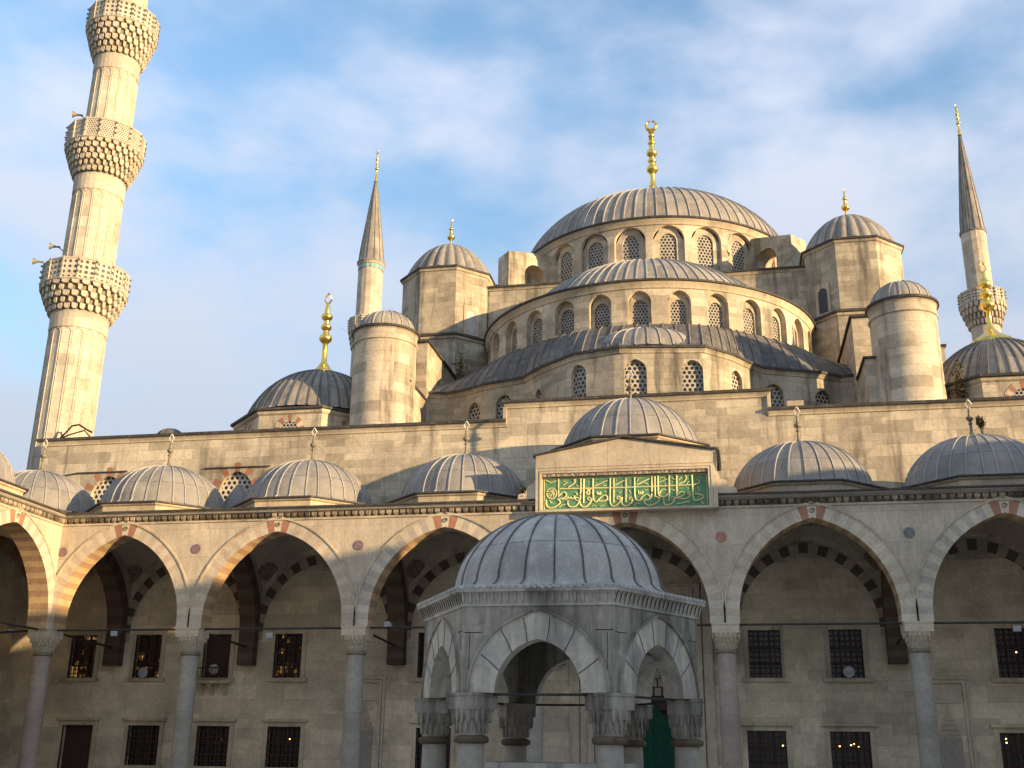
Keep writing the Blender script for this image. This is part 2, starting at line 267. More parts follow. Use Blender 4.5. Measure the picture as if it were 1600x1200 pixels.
# ------------------------------------------------------------ mesh helpers
class MB:
    def __init__(s): s.v = []; s.f = []; s.uv = []; s.m = []
    def face(s, pts, mat=0, uv=None):
        i = len(s.v); s.v += [tuple(p) for p in pts]; s.f.append(tuple(range(i, i+len(pts)))); s.m.append(mat)
        if uv is None:
            a, b, c = Vector(pts[0]), Vector(pts[1]), Vector(pts[2])
            n = (b-a).cross(c-a)
            if n.length < 1e-9 and len(pts) > 3: n = (c-a).cross(Vector(pts[3])-a)
            if n.length > 0: n.normalize()
            if abs(n.z) > 0.85: uv = [(p[0], p[1]) for p in pts]
            else:
                t = Vector((-n.y, n.x, 0))
                if t.length < 1e-6: t = Vector((1, 0, 0))
                t.normalize()
                uv = [(p[0]*t.x+p[1]*t.y, p[2]) for p in pts]
        s.uv.append(uv)
    def grid(s, fn, nu, nv, mat=0, uvf=None):
        P = [[fn(i/nu, j/nv) for i in range(nu+1)] for j in range(nv+1)]
        for j in range(nv):
            for i in range(nu):
                q = [P[j][i], P[j][i+1], P[j+1][i+1], P[j+1][i]]
                u = [uvf(i/nu, j/nv), uvf((i+1)/nu, j/nv), uvf((i+1)/nu, (j+1)/nv), uvf(i/nu, (j+1)/nv)] if uvf else None
                mm = mat(i, j) if callable(mat) else mat
                s.face(q, mm, u)
    def box(s, x0, x1, y0, y1, z0, z1, mat=0, T=None):
        c = [(x0, y0, z0), (x1, y0, z0), (x1, y1, z0), (x0, y1, z0), (x0, y0, z1), (x1, y0, z1), (x1, y1, z1), (x0, y1, z1)]
        if T: c = [tuple(T @ Vector(p)) for p in c]
        for q in ((0, 1, 5, 4), (1, 2, 6, 5), (2, 3, 7, 6), (3, 0, 4, 7), (4, 5, 6, 7), (3, 2, 1, 0)): s.face([c[k] for k in q], mat)
    def prism(s, poly, z0, z1, mat=0, top=True, mat_top=None):
        n = len(poly)
        for i in range(n):
            a, b = poly[i], poly[(i+1) % n]
            s.face([(a[0], a[1], z0), (b[0], b[1], z0), (b[0], b[1], z1), (a[0], a[1], z1)], mat)
        if top: s.face([(p[0], p[1], z1) for p in poly], mat if mat_top is None else mat_top)
    def lathe(s, prof, n=24, c=(0, 0), mat=0, a0=0.0, a1=2*pi, rf=None, uscale=None, uo=0.0):
        L = [0]
        for i in range(1, len(prof)): L.append(L[-1]+math.hypot(prof[i][0]-prof[i-1][0], prof[i][1]-prof[i-1][1]))
        for i in range(n):
            t0 = a0+(a1-a0)*i/n; t1 = a0+(a1-a0)*(i+1)/n
            for j in range(len(prof)-1):
                r0, z0 = prof[j]; r1, z1 = prof[j+1]
                def P(t, r, z, jj):
                    k = rf(t, jj/(len(prof)-1)) if rf else 1.0
                    return (c[0]+r*k*cos(t), c[1]+r*k*sin(t), z)
                q = [P(t0, r0, z0, j), P(t1, r0, z0, j), P(t1, r1, z1, j+1), P(t0, r1, z1, j+1)]
                if uscale is None: ru = max(r0, r1, 0.3); u0, u1 = t0*ru, t1*ru
                else: u0, u1 = (t0-uo)*uscale, (t1-uo)*uscale
                if r1 < 1e-6: q = q[:3]; uv = [(u0, L[j]), (u1, L[j]), (u1, L[j+1])]
                elif r0 < 1e-6: q = [q[0], q[2], q[3]]; uv = [(u0, L[j]), (u1, L[j+1]), (u0, L[j+1])]
                else: uv = [(u0, L[j]), (u1, L[j]), (u1, L[j+1]), (u0, L[j+1])]
                mm = mat(j) if callable(mat) else mat
                s.face(q, mm, uv)
    def tube(s, pts, r=0.03, n=5, mat=0, cap=True):
        pts = [Vector(p) for p in pts]; rings = []
        for i, p in enumerate(pts):
            d = (pts[min(i+1, len(pts)-1)]-pts[max(i-1, 0)])
            if d.length < 1e-7: d = Vector((0, 0, 1))
            d.normalize(); a = d.cross(Vector((0, 0, 1)))
            if a.length < 0.05: a = d.cross(Vector((1, 0, 0)))
            a.normalize(); b = a.cross(d)
            rr = r[i] if isinstance(r, (list, tuple)) else r
            rings.append([p+a*rr*cos(2*pi*k/n)+b*rr*sin(2*pi*k/n) for k in range(n)])
        for i in range(len(rings)-1):
            for k in range(n):
                s.face([rings[i][k], rings[i][(k+1) % n], rings[i+1][(k+1) % n], rings[i+1][k]], mat)
        if cap:
            s.face(rings[0][::-1], mat); s.face(rings[-1], mat)
    def sweep(s, path, prof, mat=0, closed=False):
        # path: list of (x,y) with outward on the right-hand side; prof: list of (out, z)
        n = len(path); O = []
        for i in range(n):
            p = Vector(path[i]); ns = []
            if i > 0 or closed: d = p-Vector(path[i-1]); ns.append(Vector((d.y, -d.x)).normalized())
            if i < n-1 or closed: d = Vector(path[(i+1) % n])-p; ns.append(Vector((d.y, -d.x)).normalized())
            a = ns[0] if len(ns) == 1 else (ns[0]+ns[1])
            if a.length < 1e-6: a = ns[0]
            a.normalize(); k = 1/max(0.4, a.dot(ns[0])); O.append(a*k)
        L = 0
        V = [0]
        for j in range(1, len(prof)): V.append(V[-1]+math.hypot(prof[j][0]-prof[j-1][0], prof[j][1]-prof[j-1][1]))
        for i in range(n if closed else n-1):
            a, b = Vector(path[i]), Vector(path[(i+1) % n]); oa, ob = O[i], O[(i+1) % n]; l = (b-a).length
            for j in range(len(prof)-1):
                (o0, z0), (o1, z1) = prof[j], prof[j+1]
                q = [(*(a+oa*o0), z0), (*(b+ob*o0), z0), (*(b+ob*o1), z1), (*(a+oa*o1), z1)]
                s.face(q, mat(j) if callable(mat) else mat, [(L, V[j]+z0*0), (L+l, V[j]), (L+l, V[j+1]), (L, V[j+1])])
            L += l
    def build(s, name, mats, parent=None, loc=None, smooth=None, merge=True):
        me = bpy.data.meshes.new(name); me.from_pydata(s.v, [], s.f)
        if not isinstance(mats, (list, tuple)): mats = [mats]
        for m in mats: me.materials.append(M[m] if isinstance(m, str) else m)
        me.polygons.foreach_set('material_index', s.m)
        ul = me.uv_layers.new(name='UVMap'); flat = [c for u in s.uv for p in u for c in p]
        ul.data.foreach_set('uv', flat)
        me.update()
        if smooth is not None:
            import bmesh
            bm = bmesh.new(); bm.from_mesh(me); bmesh.ops.remove_doubles(bm, verts=bm.verts, dist=0.0008)
            bm.to_mesh(me); bm.free()
            me.polygons.foreach_set('use_smooth', [True]*len(me.polygons))
            me.set_sharp_from_angle(angle=radians(smooth))
        o = bpy.data.objects.new(name, me); scene.collection.objects.link(o)
        if parent: o.parent = parent
        if loc: o.location = loc
        return o
def thing(name, label, cat, loc=(0, 0, 0), rz=0, group=None):
    o = bpy.data.objects.new(name, None); scene.collection.objects.link(o)
    o.location = loc; o.rotation_euler = (0, 0, rz); o.empty_display_size = 0.5
    o['label'] = label; o['category'] = cat
    if group: o['group'] = group
    return o
def tag(o, label, cat, group=None):
    o['label'] = label; o['category'] = cat
    if group: o['group'] = group
    return o
def struct(o): o['kind'] = 'structure'; return o
def inst(o, parent, loc, rz=0, label=None):          # copy a part (mesh shared) with its children
    c = o.copy(); scene.collection.objects.link(c); c.parent = parent; c.location = loc; c.rotation_euler = (0, 0, rz)
    if label: c['label'] = label
    for ch in o.children:
        d = ch.copy(); scene.collection.objects.link(d); d.parent = c
    return c
def arch_z(s, a, h):
    s = min(abs(s), a)
    if h <= a*1.0001: return h*sqrt(max(0, 1-(s/a)**2))
    c = (h*h-a*a)/(2*a); R = a+c
    return sqrt(max(0, R*R-(s+c)**2))
def arch_pts(uc, a, zb, zs, h, n=18):                 # inner outline: left jamb, arch, right jamb
    P = [(uc-a, zb)] if zb < zs else []
    half = []
    for i in range(n+1):
        s = -a+a*sin(pi/2*i/n) if h <= a*1.0001 else -a*(1-(i/n))**1.0
        half.append(s)
    # even spacing in angle
    if h > a*1.0001:
        c = (h*h-a*a)/(2*a); R = a+c; th1 = math.acos(c/R)
        half = [-(R*cos(th1*i/n)-c) for i in range(n+1)]
    else: half = [-a*cos(pi/2*i/n) for i in range(n+1)]
    L = [(uc+s, zs+arch_z(s, a, h)) for s in half]
    L[-1] = (uc, zs+h)
    R_ = [(2*uc-x, z) for x, z in L[::-1][1:]]
    P += L+R_
    if zb < zs: P.append((uc+a, zb))
    return P
def wall(mb, F, u0, u1, z0, z1, ops=(), depth=0.4, mat=0, rmat=None, du=2.0, d0=0.0, back=False, reveal=True):
    """F(u,z,d)->xyz ; z1 number or function; ops: dicts c,a,sill,spring,h (h=0 rect)"""
    zt = z1 if callable(z1) else (lambda u: z1)
    nodes = set(); k = max(1, int(math.ceil((u1-u0)/du)))
    for i in range(k+1): nodes.add(round(u0+(u1-u0)*i/k, 6))
    for o in ops:
        if o['h'] > 0:
            for x, z in arch_pts(o['c'], o['a'], 0, 1, o['h'], o.get('n', 7)): nodes.add(round(x, 6))
        else: nodes.add(round(o['c']-o['a'], 6)); nodes.add(round(o['c']+o['a'], 6))
    N = sorted(x for x in nodes if u0-1e-6 <= x <= u1+1e-6)
    N = [x for i, x in enumerate(N) if i == 0 or x-N[i-1] > 1e-4]
    rm = mat if rmat is None else rmat
    def zo(o, u): return o['spring']+(arch_z(u-o['c'], o['a'], o['h']) if o['h'] > 0 else 0)
    def Q(ua, ub, za0, zb0, za1, zb1, d, m):
        mb.face([F(ua, za0, d), F(ub, zb0, d), F(ub, zb1, d), F(ua, za1, d)], m, [(ua, za0), (ub, zb0), (ub, zb1), (ua, za1)])
    for a, b in zip(N[:-1], N[1:]):
        mid = (a+b)/2; o = None
        for q in ops:
            if q['c']-q['a'] < mid < q['c']+q['a']: o = q
        for d in ([d0, d0+depth] if back else [d0]):
            if o is None: Q(a, b, z0, z0, zt(a), zt(b), d, mat)
            else:
                if o['sill'] > z0: Q(a, b, z0, z0, o['sill'], o['sill'], d, mat)
                Q(a, b, zo(o, a), zo(o, b), zt(a), zt(b), d, mat)
        if o is not None and reveal and not o.get('noreveal'):
            e = d0+depth
            mb.face([F(a, zo(o, a), d0), F(b, zo(o, b), d0), F(b, zo(o, b), e), F(a, zo(o, a), e)], rm, [(a, 0), (b, 0), (b, depth), (a, depth)])
            if o['sill'] > z0: mb.face([F(a, o['sill'], d0), F(b, o['sill'], d0), F(b, o['sill'], e), F(a, o['sill'], e)], rm, [(a, 0), (b, 0), (b, depth), (a, depth)])
    for o in ops:
        if not reveal or o.get('noreveal'): continue
        e = d0+depth
        for sgn in (-1, 1):
            x = o['c']+sgn*o['a']; s0 = max(o['sill'], z0)
            mb.face([F(x, s0, d0), F(x, s0, e), F(x, o['spring'], e), F(x, o['spring'], d0)], rm, [(0, s0), (depth, s0), (depth, o['spring']), (0, o['spring'])])
def plate(F, o, d, name, mat, parent, frame=0.0, n=7):  # arched infill panel as its own part
    mb = MB(); P = arch_pts(o['c'], o['a'], 0, 1, o['h'], n) if o['h'] > 0 else [(o['c']-o['a'], 1), (o['c']+o['a'], 1)]
    for (a, _), (b, _) in zip(P[:-1], P[1:]):
        za = o['spring']+(arch_z(a-o['c'], o['a'], o['h']) if o['h'] > 0 else 0); zb = o['spring']+(arch_z(b-o['c'], o['a'], o['h']) if o['h'] > 0 else 0)
        mb.face([F(a, o['sill'], d), F(b, o['sill'], d), F(b, zb, d), F(a, za, d)], 0, [(a, o['sill']), (b, o['sill']), (b, zb), (a, za)])
    return mb.build(name, mat, parent)
def voussoirs(mb, F, uc, a, zb, zs, h, width, d0, d1, n, pat, mould=None, seg=2, spat=None, soffit=True):
    """ring of n blocks round an arch; front at d0, soffit back to d1; pat(i)->material"""
    P = arch_pts(uc, a, zb, zs, h, 40)
    L = [0]
    for i in range(1, len(P)): L.append(L[-1]+math.hypot(P[i][0]-P[i-1][0], P[i][1]-P[i-1][1]))
    def at(t):
        t *= L[-1]
        for i in range(1, len(P)):
            if L[i] >= t-1e-9:
                k = (t-L[i-1])/max(1e-9, L[i]-L[i-1])
                x = P[i-1][0]+(P[i][0]-P[i-1][0])*k; z = P[i-1][1]+(P[i][1]-P[i-1][1])*k
                d = Vector((P[i][0]-P[i-1][0], P[i][1]-P[i-1][1])).normalized(); return x, z, d
        return P[-1][0], P[-1][1], Vector((0, -1))
    T = n*seg; K = []
    for i in range(T+1):
        t = i/T; x, z, d = at(t)
        nn = Vector((-d.y, d.x))
        if abs(t-0.5) < 1e-6: nn = Vector((0, 1.08))
        elif abs(t-0.5) < 1.2/n: nn = (nn*abs(t-0.5)+Vector((0, 1.08))*(1.2/n-abs(t-0.5)))/(1.2/n)
        K.append((x, z, nn))
    for i in range(T):
        m = pat(i//seg)
        (xa, za, na), (xb, zb_, nb) = K[i], K[i+1]
        oa = (xa+na.x*width, za+na.y*width); ob = (xb+nb.x*width, zb_+nb.y*width)
        mb.face([F(xa, za, d0), F(xb, zb_, d0), F(ob[0], ob[1], d0), F(oa[0], oa[1], d0)], m, [(xa, za), (xb, zb_), ob, oa])
        if soffit: mb.face([F(xa, za, d0), F(xb, zb_, d0), F(xb, zb_, d1), F(xa, za, d1)], spat(i//seg) if spat else m, [(i*0.3, 0), (i*0.3+0.3, 0), (i*0.3+0.3, d1-d0), (i*0.3, d1-d0)])
        if mould is not None:
            mm, mw, mp_ = mould
            pa = (xa+na.x*(width+mw), za+na.y*(width+mw)); pb = (xb+nb.x*(width+mw), zb_+nb.y*(width+mw))
            mb.face([F(oa[0], oa[1], d0-mp_), F(ob[0], ob[1], d0-mp_), F(pb[0], pb[1], d0-mp_), F(pa[0], pa[1], d0-mp_)], mm)
            mb.face([F(oa[0], oa[1], d0), F(ob[0], ob[1], d0), F(ob[0], ob[1], d0-mp_), F(oa[0], oa[1], d0-mp_)], mm)
            mb.face([F(pa[0], pa[1], d0+0.03), F(pb[0], pb[1], d0+0.03), F(pb[0], pb[1], d0-mp_), F(pa[0], pa[1], d0-mp_)], mm)
def ngon(c, R, n, rot=0.0): return [(c[0]+R*cos(rot+2*pi*k/n), c[1]+R*sin(rot+2*pi*k/n)) for k in range(n)]
def dome_profile(R, H, z0, n=12, flare=0.0, cap=85):
    P = []
    if flare: P += [(R+flare, z0-0.02), (R+flare*0.3, z0+flare*0.35)]
    for i in range(n+1):
        t0 = radians(cap); t = t0*(1-i/n); b = flare*0.7
        P.append((R*sin(t)/sin(t0), z0+b+(H-b)*(cos(t)-cos(t0))/(1-cos(t0))))
    P[-1] = (0.0, P[-1][1]); return P
def lead_dome(name, parent, c, R, H, z0, ribs, mats=('lead', 'rib'), flare=0.12, rw=0.05, rh=0.05, n=12, flute=0.0, a0=0, a1=2*pi, label=None, rot=0.0, jitter=0.0, cap=85):
    mb = MB(); prof = dome_profile(R, H, z0, n, flare, cap)
    full = abs(a1-a0-2*pi) < 1e-6
    seg = ribs*(4 if flute else (2 if ribs > 26 else 3))
    if not full: seg = int(seg*(a1-a0)/(2*pi))
    rf = None
    if flute: rf = lambda t, k: 1+flute*(abs(sin((t-rot)*ribs/2))-0.5)
    mb.lathe(prof, seg, c, 0, a0, a1, rf, uscale=ribs/(2*pi), uo=a0+rot)
    rb = MB()
    cnt = ribs if full else int(ribs*(a1-a0)/(2*pi))+1
    for k in range(cnt):
        t = a0+rot+2*pi*k/ribs+(random.uniform(-jitter, jitter) if jitter else 0)
        ct, st = cos(t), sin(t); tx, ty = -st, ct
        kk = (1-flute*0.5) if flute else 1.0
        pr = [(r*kk, z) for r, z in prof if r > 0.06*R]
        for i in range(len(pr)-1):
            (ra, za), (rb_, zb) = pr[i], pr[i+1]
            w = rw/2; d = Vector((rb_-ra, zb-za)).normalized(); nr, nzv = d.y, -d.x
            wa = w*max(0.35, min(1, ra/R*1.6)); wb = w*max(0.35, min(1, rb_/R*1.6))
            def P(r, z, o, s_): return (c[0]+(r+nr*o)*ct+tx*s_, c[1]+(r+nr*o)*st+ty*s_, z+nzv*o)
            rb.face([P(ra, za, rh, -wa), P(ra, za, rh, wa), P(rb_, zb, rh, wb), P(rb_, zb, rh, -wb)])
            rb.face([P(ra, za, -0.01, -wa*1.3), P(ra, za, rh, -wa), P(rb_, zb, rh, -wb), P(rb_, zb, -0.01, -wb*1.3)])
            rb.face([P(ra, za, -0.01, wa*1.3), P(ra, za, rh, wa), P(rb_, zb, rh, wb), P(rb_, zb, -0.01, wb*1.3)])
    o = mb.build(name, mats[0], parent, smooth=40)
    if label: o['label'] = label
    rb.build('ribs', mats[1], o)
    return o
def finial(parent, c, z0, H, bulbs, mat='gold', tip='ring', base=0.3, name='finial', tipmat=None):
    """bulbs: (height fraction, radius)"""
    mb = MB(); r0 = 0.09*H/3.5 if H > 2 else 0.05
    pr = [(base*1.25, z0-H*0.18), (base, z0-0.05), (base*0.75, z0+H*0.03), (base*0.4, z0+H*0.09), (r0*1.2, z0+H*0.17)]
    prev = 0.17
    for f, r in bulbs:
        zc = z0+H*f; hh = r*0.72
        pr += [(r0, zc-hh*1.35), (r*0.55, zc-hh), (r*0.92, zc-hh*0.5), (r, zc), (r*0.9, zc+hh*0.45), (r*0.5, zc+hh*0.85), (r0*1.3, zc+hh*1.6)]
    pr += [(r0*0.7, z0+H*0.86), (0.0, z0+H*0.88)]
    mb.lathe(pr, 14, c, 0)
    o = mb.build(name, mat, parent, smooth=50)
    tb = MB(); zc = z0+H*0.93; rr = H*0.06
    if tip == 'ring':
        tb.tube([(c[0]+rr*cos(t), c[1], zc+rr*sin(t)) for t in [radians(100+k*17.0) for k in range(21)]], [rr*0.17+rr*0.17*sin(pi*k/20) for k in range(21)], 6)
    elif tip == 'diamond':
        rr = H*0.10; zc = z0+H*0.94
        tb.tube([(c[0]+x*rr, c[1], zc+z*rr) for x, z in ((-.15, -1.2), (-.75, 0), (-.1, 1.0), (0, 1.15), (.1, 1.0), (.75, 0), (.15, -1.2))], rr*0.25, 5)
    else:
        rr = H*0.05
        tb.tube([(c[0]+rr*x, c[1], zc+rr*z) for x, z in ((0, -1.4), (-.8, -.4), (-.5, .6), (0, 1.4), (.5, .6), (.8, -.4), (0, -1.4))], rr*0.22, 5)
    tb.build('tip', tipmat or mat, o)
    return o
# ------------------------------------------------------------ ground
mb = MB(); mb.face([(-900, -900, -0.16), (900, -900, -0.16), (900, 900, -0.16), (-900, 900, -0.16)])
struct(mb.build('ground', 'soil'))
mb = MB(); mb.face([(-23.3, -60, 0.0), (24.4, -60, 0.0), (24.4, -0.3, 0.0), (-23.3, -0.3, 0.0)])
struct(mb.build('courtyard_paving', 'paving'))
mb = MB(); mb.box(-31, 31, -0.3, 6.2, -0.15, 0.28); struct(mb.build('gallery_floor', 'paving'))

# ------------------------------------------------------------ shared column with stalactite capital
def capital_mb(r, z0, z1, half, teeth=7, tiers=3):
    """z0 shaft top, z1 underside of the arches"""
    mb = MB(); H = z1-z0; zb = z0+H*0.62
    N = 16
    def rad(t, k):
        a = 2*pi*t; sq = half/max(abs(cos(a)), abs(sin(a)))
        sq = min(sq, half*1.28)
        e = k**1.6
        R = r*1.0*(1-e)+sq*e
        return (R*cos(a), R*sin(a), z0+0.03+(zb-z0)*k)
    mb.grid(lambda u, v: rad(u, v), 24, 6)
    mb.box(-half, half, -half, half, zb, z1)
    mb.box(-half*1.04, half*1.04, -half*1.04, half*1.04, z1-0.06, z1-0.01)
    for j in range(tiers):
        k = (j+1)/(tiers+0.6)
        for i in range(teeth*4-(j % 2)*0):
            t = (i+(0.5 if j % 2 else 0))/(teeth*4)
            a = 2*pi*t; R0 = r*(1-k**1.6)+min(half/max(abs(cos(a)), abs(sin(a))), half*1.28)*k**1.6
            zc = z0+(zb-z0)*k; w = R0*2*pi/(teeth*4)*0.30; hgt = (zb-z0)/tiers*0.95
            ca, sa = cos(a), sin(a)
            def P(rr, s, z): return (rr*ca-s*sa, rr*sa+s*ca, z)
            ro = R0+0.035
            mb.face([P(ro, -w, zc+hgt*0.5), P(ro, w, zc+hgt*0.5), P(ro, w*0.7, zc-hgt*0.25), P(ro-0.02, 0, zc-hgt*0.6), P(ro, -w*0.7, zc-hgt*0.25)])
            mb.face([P(ro, -w, zc+hgt*0.5), P(ro, -w*0.7, zc-hgt*0.25), P(R0-0.05, -w*0.7, zc-hgt*0.25), P(R0-0.05, -w, zc+hgt*0.5)])
            mb.face([P(ro, w, zc+hgt*0.5), P(ro, w*0.7, zc-hgt*0.25), P(R0-0.05, w*0.7, zc-hgt*0.25), P(R0-0.05, w, zc+hgt*0.5)])
            mb.face([P(ro, -w*0.7, zc-hgt*0.25), P(ro-0.02, 0, zc-hgt*0.6), P(R0-0.05, 0, zc-hgt*0.45)])
            mb.face([P(ro, w*0.7, zc-hgt*0.25), P(ro-0.02, 0, zc-hgt*0.6), P(R0-0.05, 0, zc-hgt*0.45)])
    return mb
def make_column(parent, r, zbase, ztop, zarch, half, mat, loc, capmat='moulding', ringmat='bronze', teeth=5, tiers=3, ringr=1.12):
    mb = MB()
    mb.lathe([(r*1.04, zbase+0.45), (r*1.05, zbase+(ztop-zbase)*0.4), (r*0.985, ztop)], 28, mat=0)
    mb.lathe([(r*1.5, zbase), (r*1.5, zbase+0.18), (r*1.32, zbase+0.24), (r*1.4, zbase+0.34), (r*1.12, zbase+0.45)], 28, mat=0)
    c = mb.build('column', mat, parent, loc, smooth=40)
    rb = MB(); rb.lathe([(r, ztop-0.09), (r*ringr, ztop-0.06), (r*(ringr+.04), ztop), (r*ringr, ztop+0.05), (r, ztop+0.08)], 28)
    rb.build('collar', ringmat, c, smooth=60)
    capital_mb(r, ztop+0.05, zarch, half, teeth, tiers).build('capital', capmat, c)
    return c

# ------------------------------------------------------------ arcade
ZR, ZC, ZAP, ZSP, ZCOR = 6.3, 5.3, 10.18, 6.6, 11.15
def pat_main(n):
    c = n//2
    def f(i):
        if i == c: return 0
        if abs(i-c) in (1,): return 2
        return 0 if (i-c) % 2 == 0 else (1, 1, 3, 1)[(i*5) % 4]
    return f
def arcade(root, xs, x0, x1, cut=None, colmats=None, skipcol=(), detail=True, discs=None, domecx=None, lastdomes=True, dy=3.2, gableskip=None):
    F = lambda u, z, d: (u, d, z)
    bays = list(zip(xs[:-1], xs[1:]))
    ops = []
    for a, b in bays: ops.append(dict(c=(a+b)/2, a=(b-a)/2-0.55, sill=ZR, spring=ZSP, h=ZAP-ZSP, n=22))
    mb = MB()
    wall(mb, F, x0, x1, ZR, 10.95, [dict(o, noreveal=True) for o in ops], 0.9, 0, back=True)
    for x in (x0, x1): mb.face([F(x, ZR, 0), F(x, ZR, .9), F(x, 10.95, .9), F(x, 10.95, 0)])
    for a, b in zip([x0]+[o['c']+o['a'] for o in ops], [o['c']-o['a'] for o in ops]+[x1]):
        mb.face([F(a, ZR, 0), F(b, ZR, 0), F(b, ZR, .9), F(a, ZR, .9)])
    mb.build('arcade_wall', 'marble', root)
    nv = 41
    for bi, o in enumerate(ops):
        vb = MB()
        voussoirs(vb, F, o['c'], o['a'], ZR, ZSP, o['h'], 0.52, -0.015, 0.9, nv, pat_main(nv), mould=(4, 0.07, 0.04), spat=lambda i: 5 if i % 2 else 6)
        vb.build('striped_arch', ['vcream', 'vgrey' if bi % 3 == 2 else 'vpink', 'vred', 'vgrey', 'moulding', 'vorange', 'vochre'], root)
        if detail:
            kb = MB(); c = (o['c'], -0.03, ZAP+0.26)
            kb.tube([(c[0]+(0.11-0.006*k)*cos(k*0.7), c[1], c[2]+(0.11-0.006*k)*sin(k*0.7)) for k in range(12)], 0.018, 5)
            kb.build('keystone_rosette', 'bronze', root)
    # cornice
    segs = [(x0, x1)] if not gableskip else [(x0, gableskip[0]), (gableskip[1], x1)]
    cb = MB()
    for a, b in segs:
        pth = [(a, 0.0), (b, 0.0)]
        cb.sweep(pth, [(0.0, 10.60), (0.05, 10.63), (0.05, 10.70), (0.02, 10.71)], 0)
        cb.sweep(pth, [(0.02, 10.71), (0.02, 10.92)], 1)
        cb.sweep(pth, [(0.02, 10.92), (0.16, 10.95), (0.20, 11.03), (0.24, 11.075)], 0)
        cb.sweep(pth, [(0.24, 11.075), (0.33, 11.08), (0.33, 11.15), (-0.5, 11.2)], 2)
        k = a+0.1
        while k < b-0.1:
            w = 0.10
            cb.box(k-w, k+w, -0.115, -0.021, 10.80, 10.921, 3)
            cb.face([(k-w, -0.115, 10.80), (k+w, -0.115, 10.80), (k+w*0.3, -0.03, 10.705), (k-w*0.3, -0.03, 10.705)], 3)
            cb.face([(k-w, -0.115, 10.80), (k-w*0.3, -0.03, 10.705), (k-w, -0.021, 10.80)], 3)
            cb.face([(k+w, -0.115, 10.80), (k+w*0.3, -0.03, 10.705), (k+w, -0.021, 10.80)], 3)
            k += 0.29
    cb.build('cornice', ['moulding', 'darkstone', 'lead_edge', 'dentil'], root)
    rb = MB(); rb.box(x0-0.4, x1, -0.2, 6.2, 10.96, 11.14); rb.build('roof', 'lead', root)
    # columns
    cols = []
    for i, x in enumerate(xs):
        if i in skipcol: continue
        m = (colmats or ['column_stone'])[i % len(colmats or [1])]
        cols.append(make_column(root, 0.345, 0.28, ZC, ZR, 0.5, m, (x, 0.42, 0)))
    # tie rods
    for i, (a, b) in enumerate(bays):
        t = MB(); t.tube([(a+0.3, 0.42, ZR-0.02), (b-0.3, 0.42, ZR-0.02)], 0.045, 6); t.build('tie_rod', 'iron', root)
    for i, x in enumerate(xs):
        if not detail and i in skipcol: continue
        t = MB(); t.tube([(x, 0.85, ZR-0.02), (x, 5.9, ZR-0.25)], 0.05, 6); t.build('tie_rod', 'iron', root)
        # transverse arch to the wall, leg carried down to a corbel
        tb = MB(); T = lambda u, z, d: (x-0.37+d, u, z)
        op = dict(c=3.3, a=2.4, sill=ZR, spring=6.7, h=3.1, n=14, noreveal=True)
        wall(tb, T, 0.9, 6.2, ZR, 10.9, [op], 0.74, 0, back=True)
        n2 = 23
        voussoirs(tb, T, 3.3, 2.4, ZR, 6.7, 3.1, 0.6, -0.012, 0.75, n2, lambda i: 1 if i % 2 else 2)
        T2 = lambda u, z, d: (x+0.37-d, u, z)
        voussoirs(tb, T2, 3.3, 2.4, ZR, 6.7, 3.1, 0.6, -0.012, 0.74, n2, lambda i: 1 if i % 2 else 2, soffit=False)
        for k in range(4): tb.box(x-0.37, x+0.37, 5.68-0.0, 6.195, ZR-0.26*(k+1)+0.002, ZR-0.26*k-0.002, 1 if k % 2 == 0 else 2)
        tb.build('transverse_arch', ['vault', 'vbrown', 'vdark'], root)
    # vaults, wall arches, medallions
    for a, b in bays:
        cx = (a+b)/2; hx = (b-a)/2-0.3
        R = 4.62; C0 = Vector((cx, 3.4, 6.95))
        vb = MB()
        def V(u, v):
            x = -hx+2*hx*u; y = -2.5+5.3*v
            return (cx+x, C0.y+y, C0.z+sqrt(max(0.0, R*R-x*x-y*y)))
        vb.grid(V, 16, 14, 0)
        vo = vb.build('sail_vault', 'vault', root, smooth=60)
        if detail:
            for s in (-1, 1):
                n = Vector((s*0.749*0.83, 0.662*0.83, 0.557)).normalized()
                ce = C0+n*(R-0.06); t1 = n.cross(Vector((0, 0, 1))).normalized(); t2 = n.cross(t1)
                md = MB(); pts = [ce+t1*0.47*cos(k*pi/10)+t2*0.47*sin(k*pi/10) for k in range(20)]
                md.face(pts, 0); md.build('medallion', 'medal', vo)
            wb = MB(); W = lambda u, z, d: (u, 6.19+d, z)
            aa = hx-0.25
            voussoirs(wb, W, cx, aa, 6.4, 6.8, 3.1, 0.42, -0.05, 0.0, 27, lambda i: 1 if i % 2 else 0)
            wb.build('wall_arch', ['vault', 'vbrown'], root)
    # domes on octagonal bases
    cs = domecx if domecx else [(a+b)/2 for a, b in bays]
    for i, cx in enumerate(cs):
        big = domecx is not None and abs(cx-0.66) < 0.1
        z = 13.2 if big else ZCOR
        Rd = 2.95 if big else 2.78
        ob = MB(); pg = ngon((cx, dy), 3.22 if not big else 3.35, 8, pi/8)
        ob.prism(pg, z-(2.2 if big else 0.25), z+0.42, 0)
        ob.sweep(pg, [(0.0, z+0.33), (0.08, z+0.38), (0.10, z+0.44)], 0, True)
        ob.sweep(pg, [(0.10, z+0.44), (0.20, z+0.45), (0.20, z+0.51), (-0.6, z+0.60)], 1, True)
        bo = ob.build('dome_base', ['moulding', 'lead_edge'], root)
        bo.select_set(False)
        d = lead_dome('lead_dome', root, (cx, dy), Rd, 2.34 if big else 2.2, z+0.56, 30, cap=76 if big else 86, flare=0.16, rw=0.045, rh=0.04, jitter=0.02, n=14, rot=0.1*i)
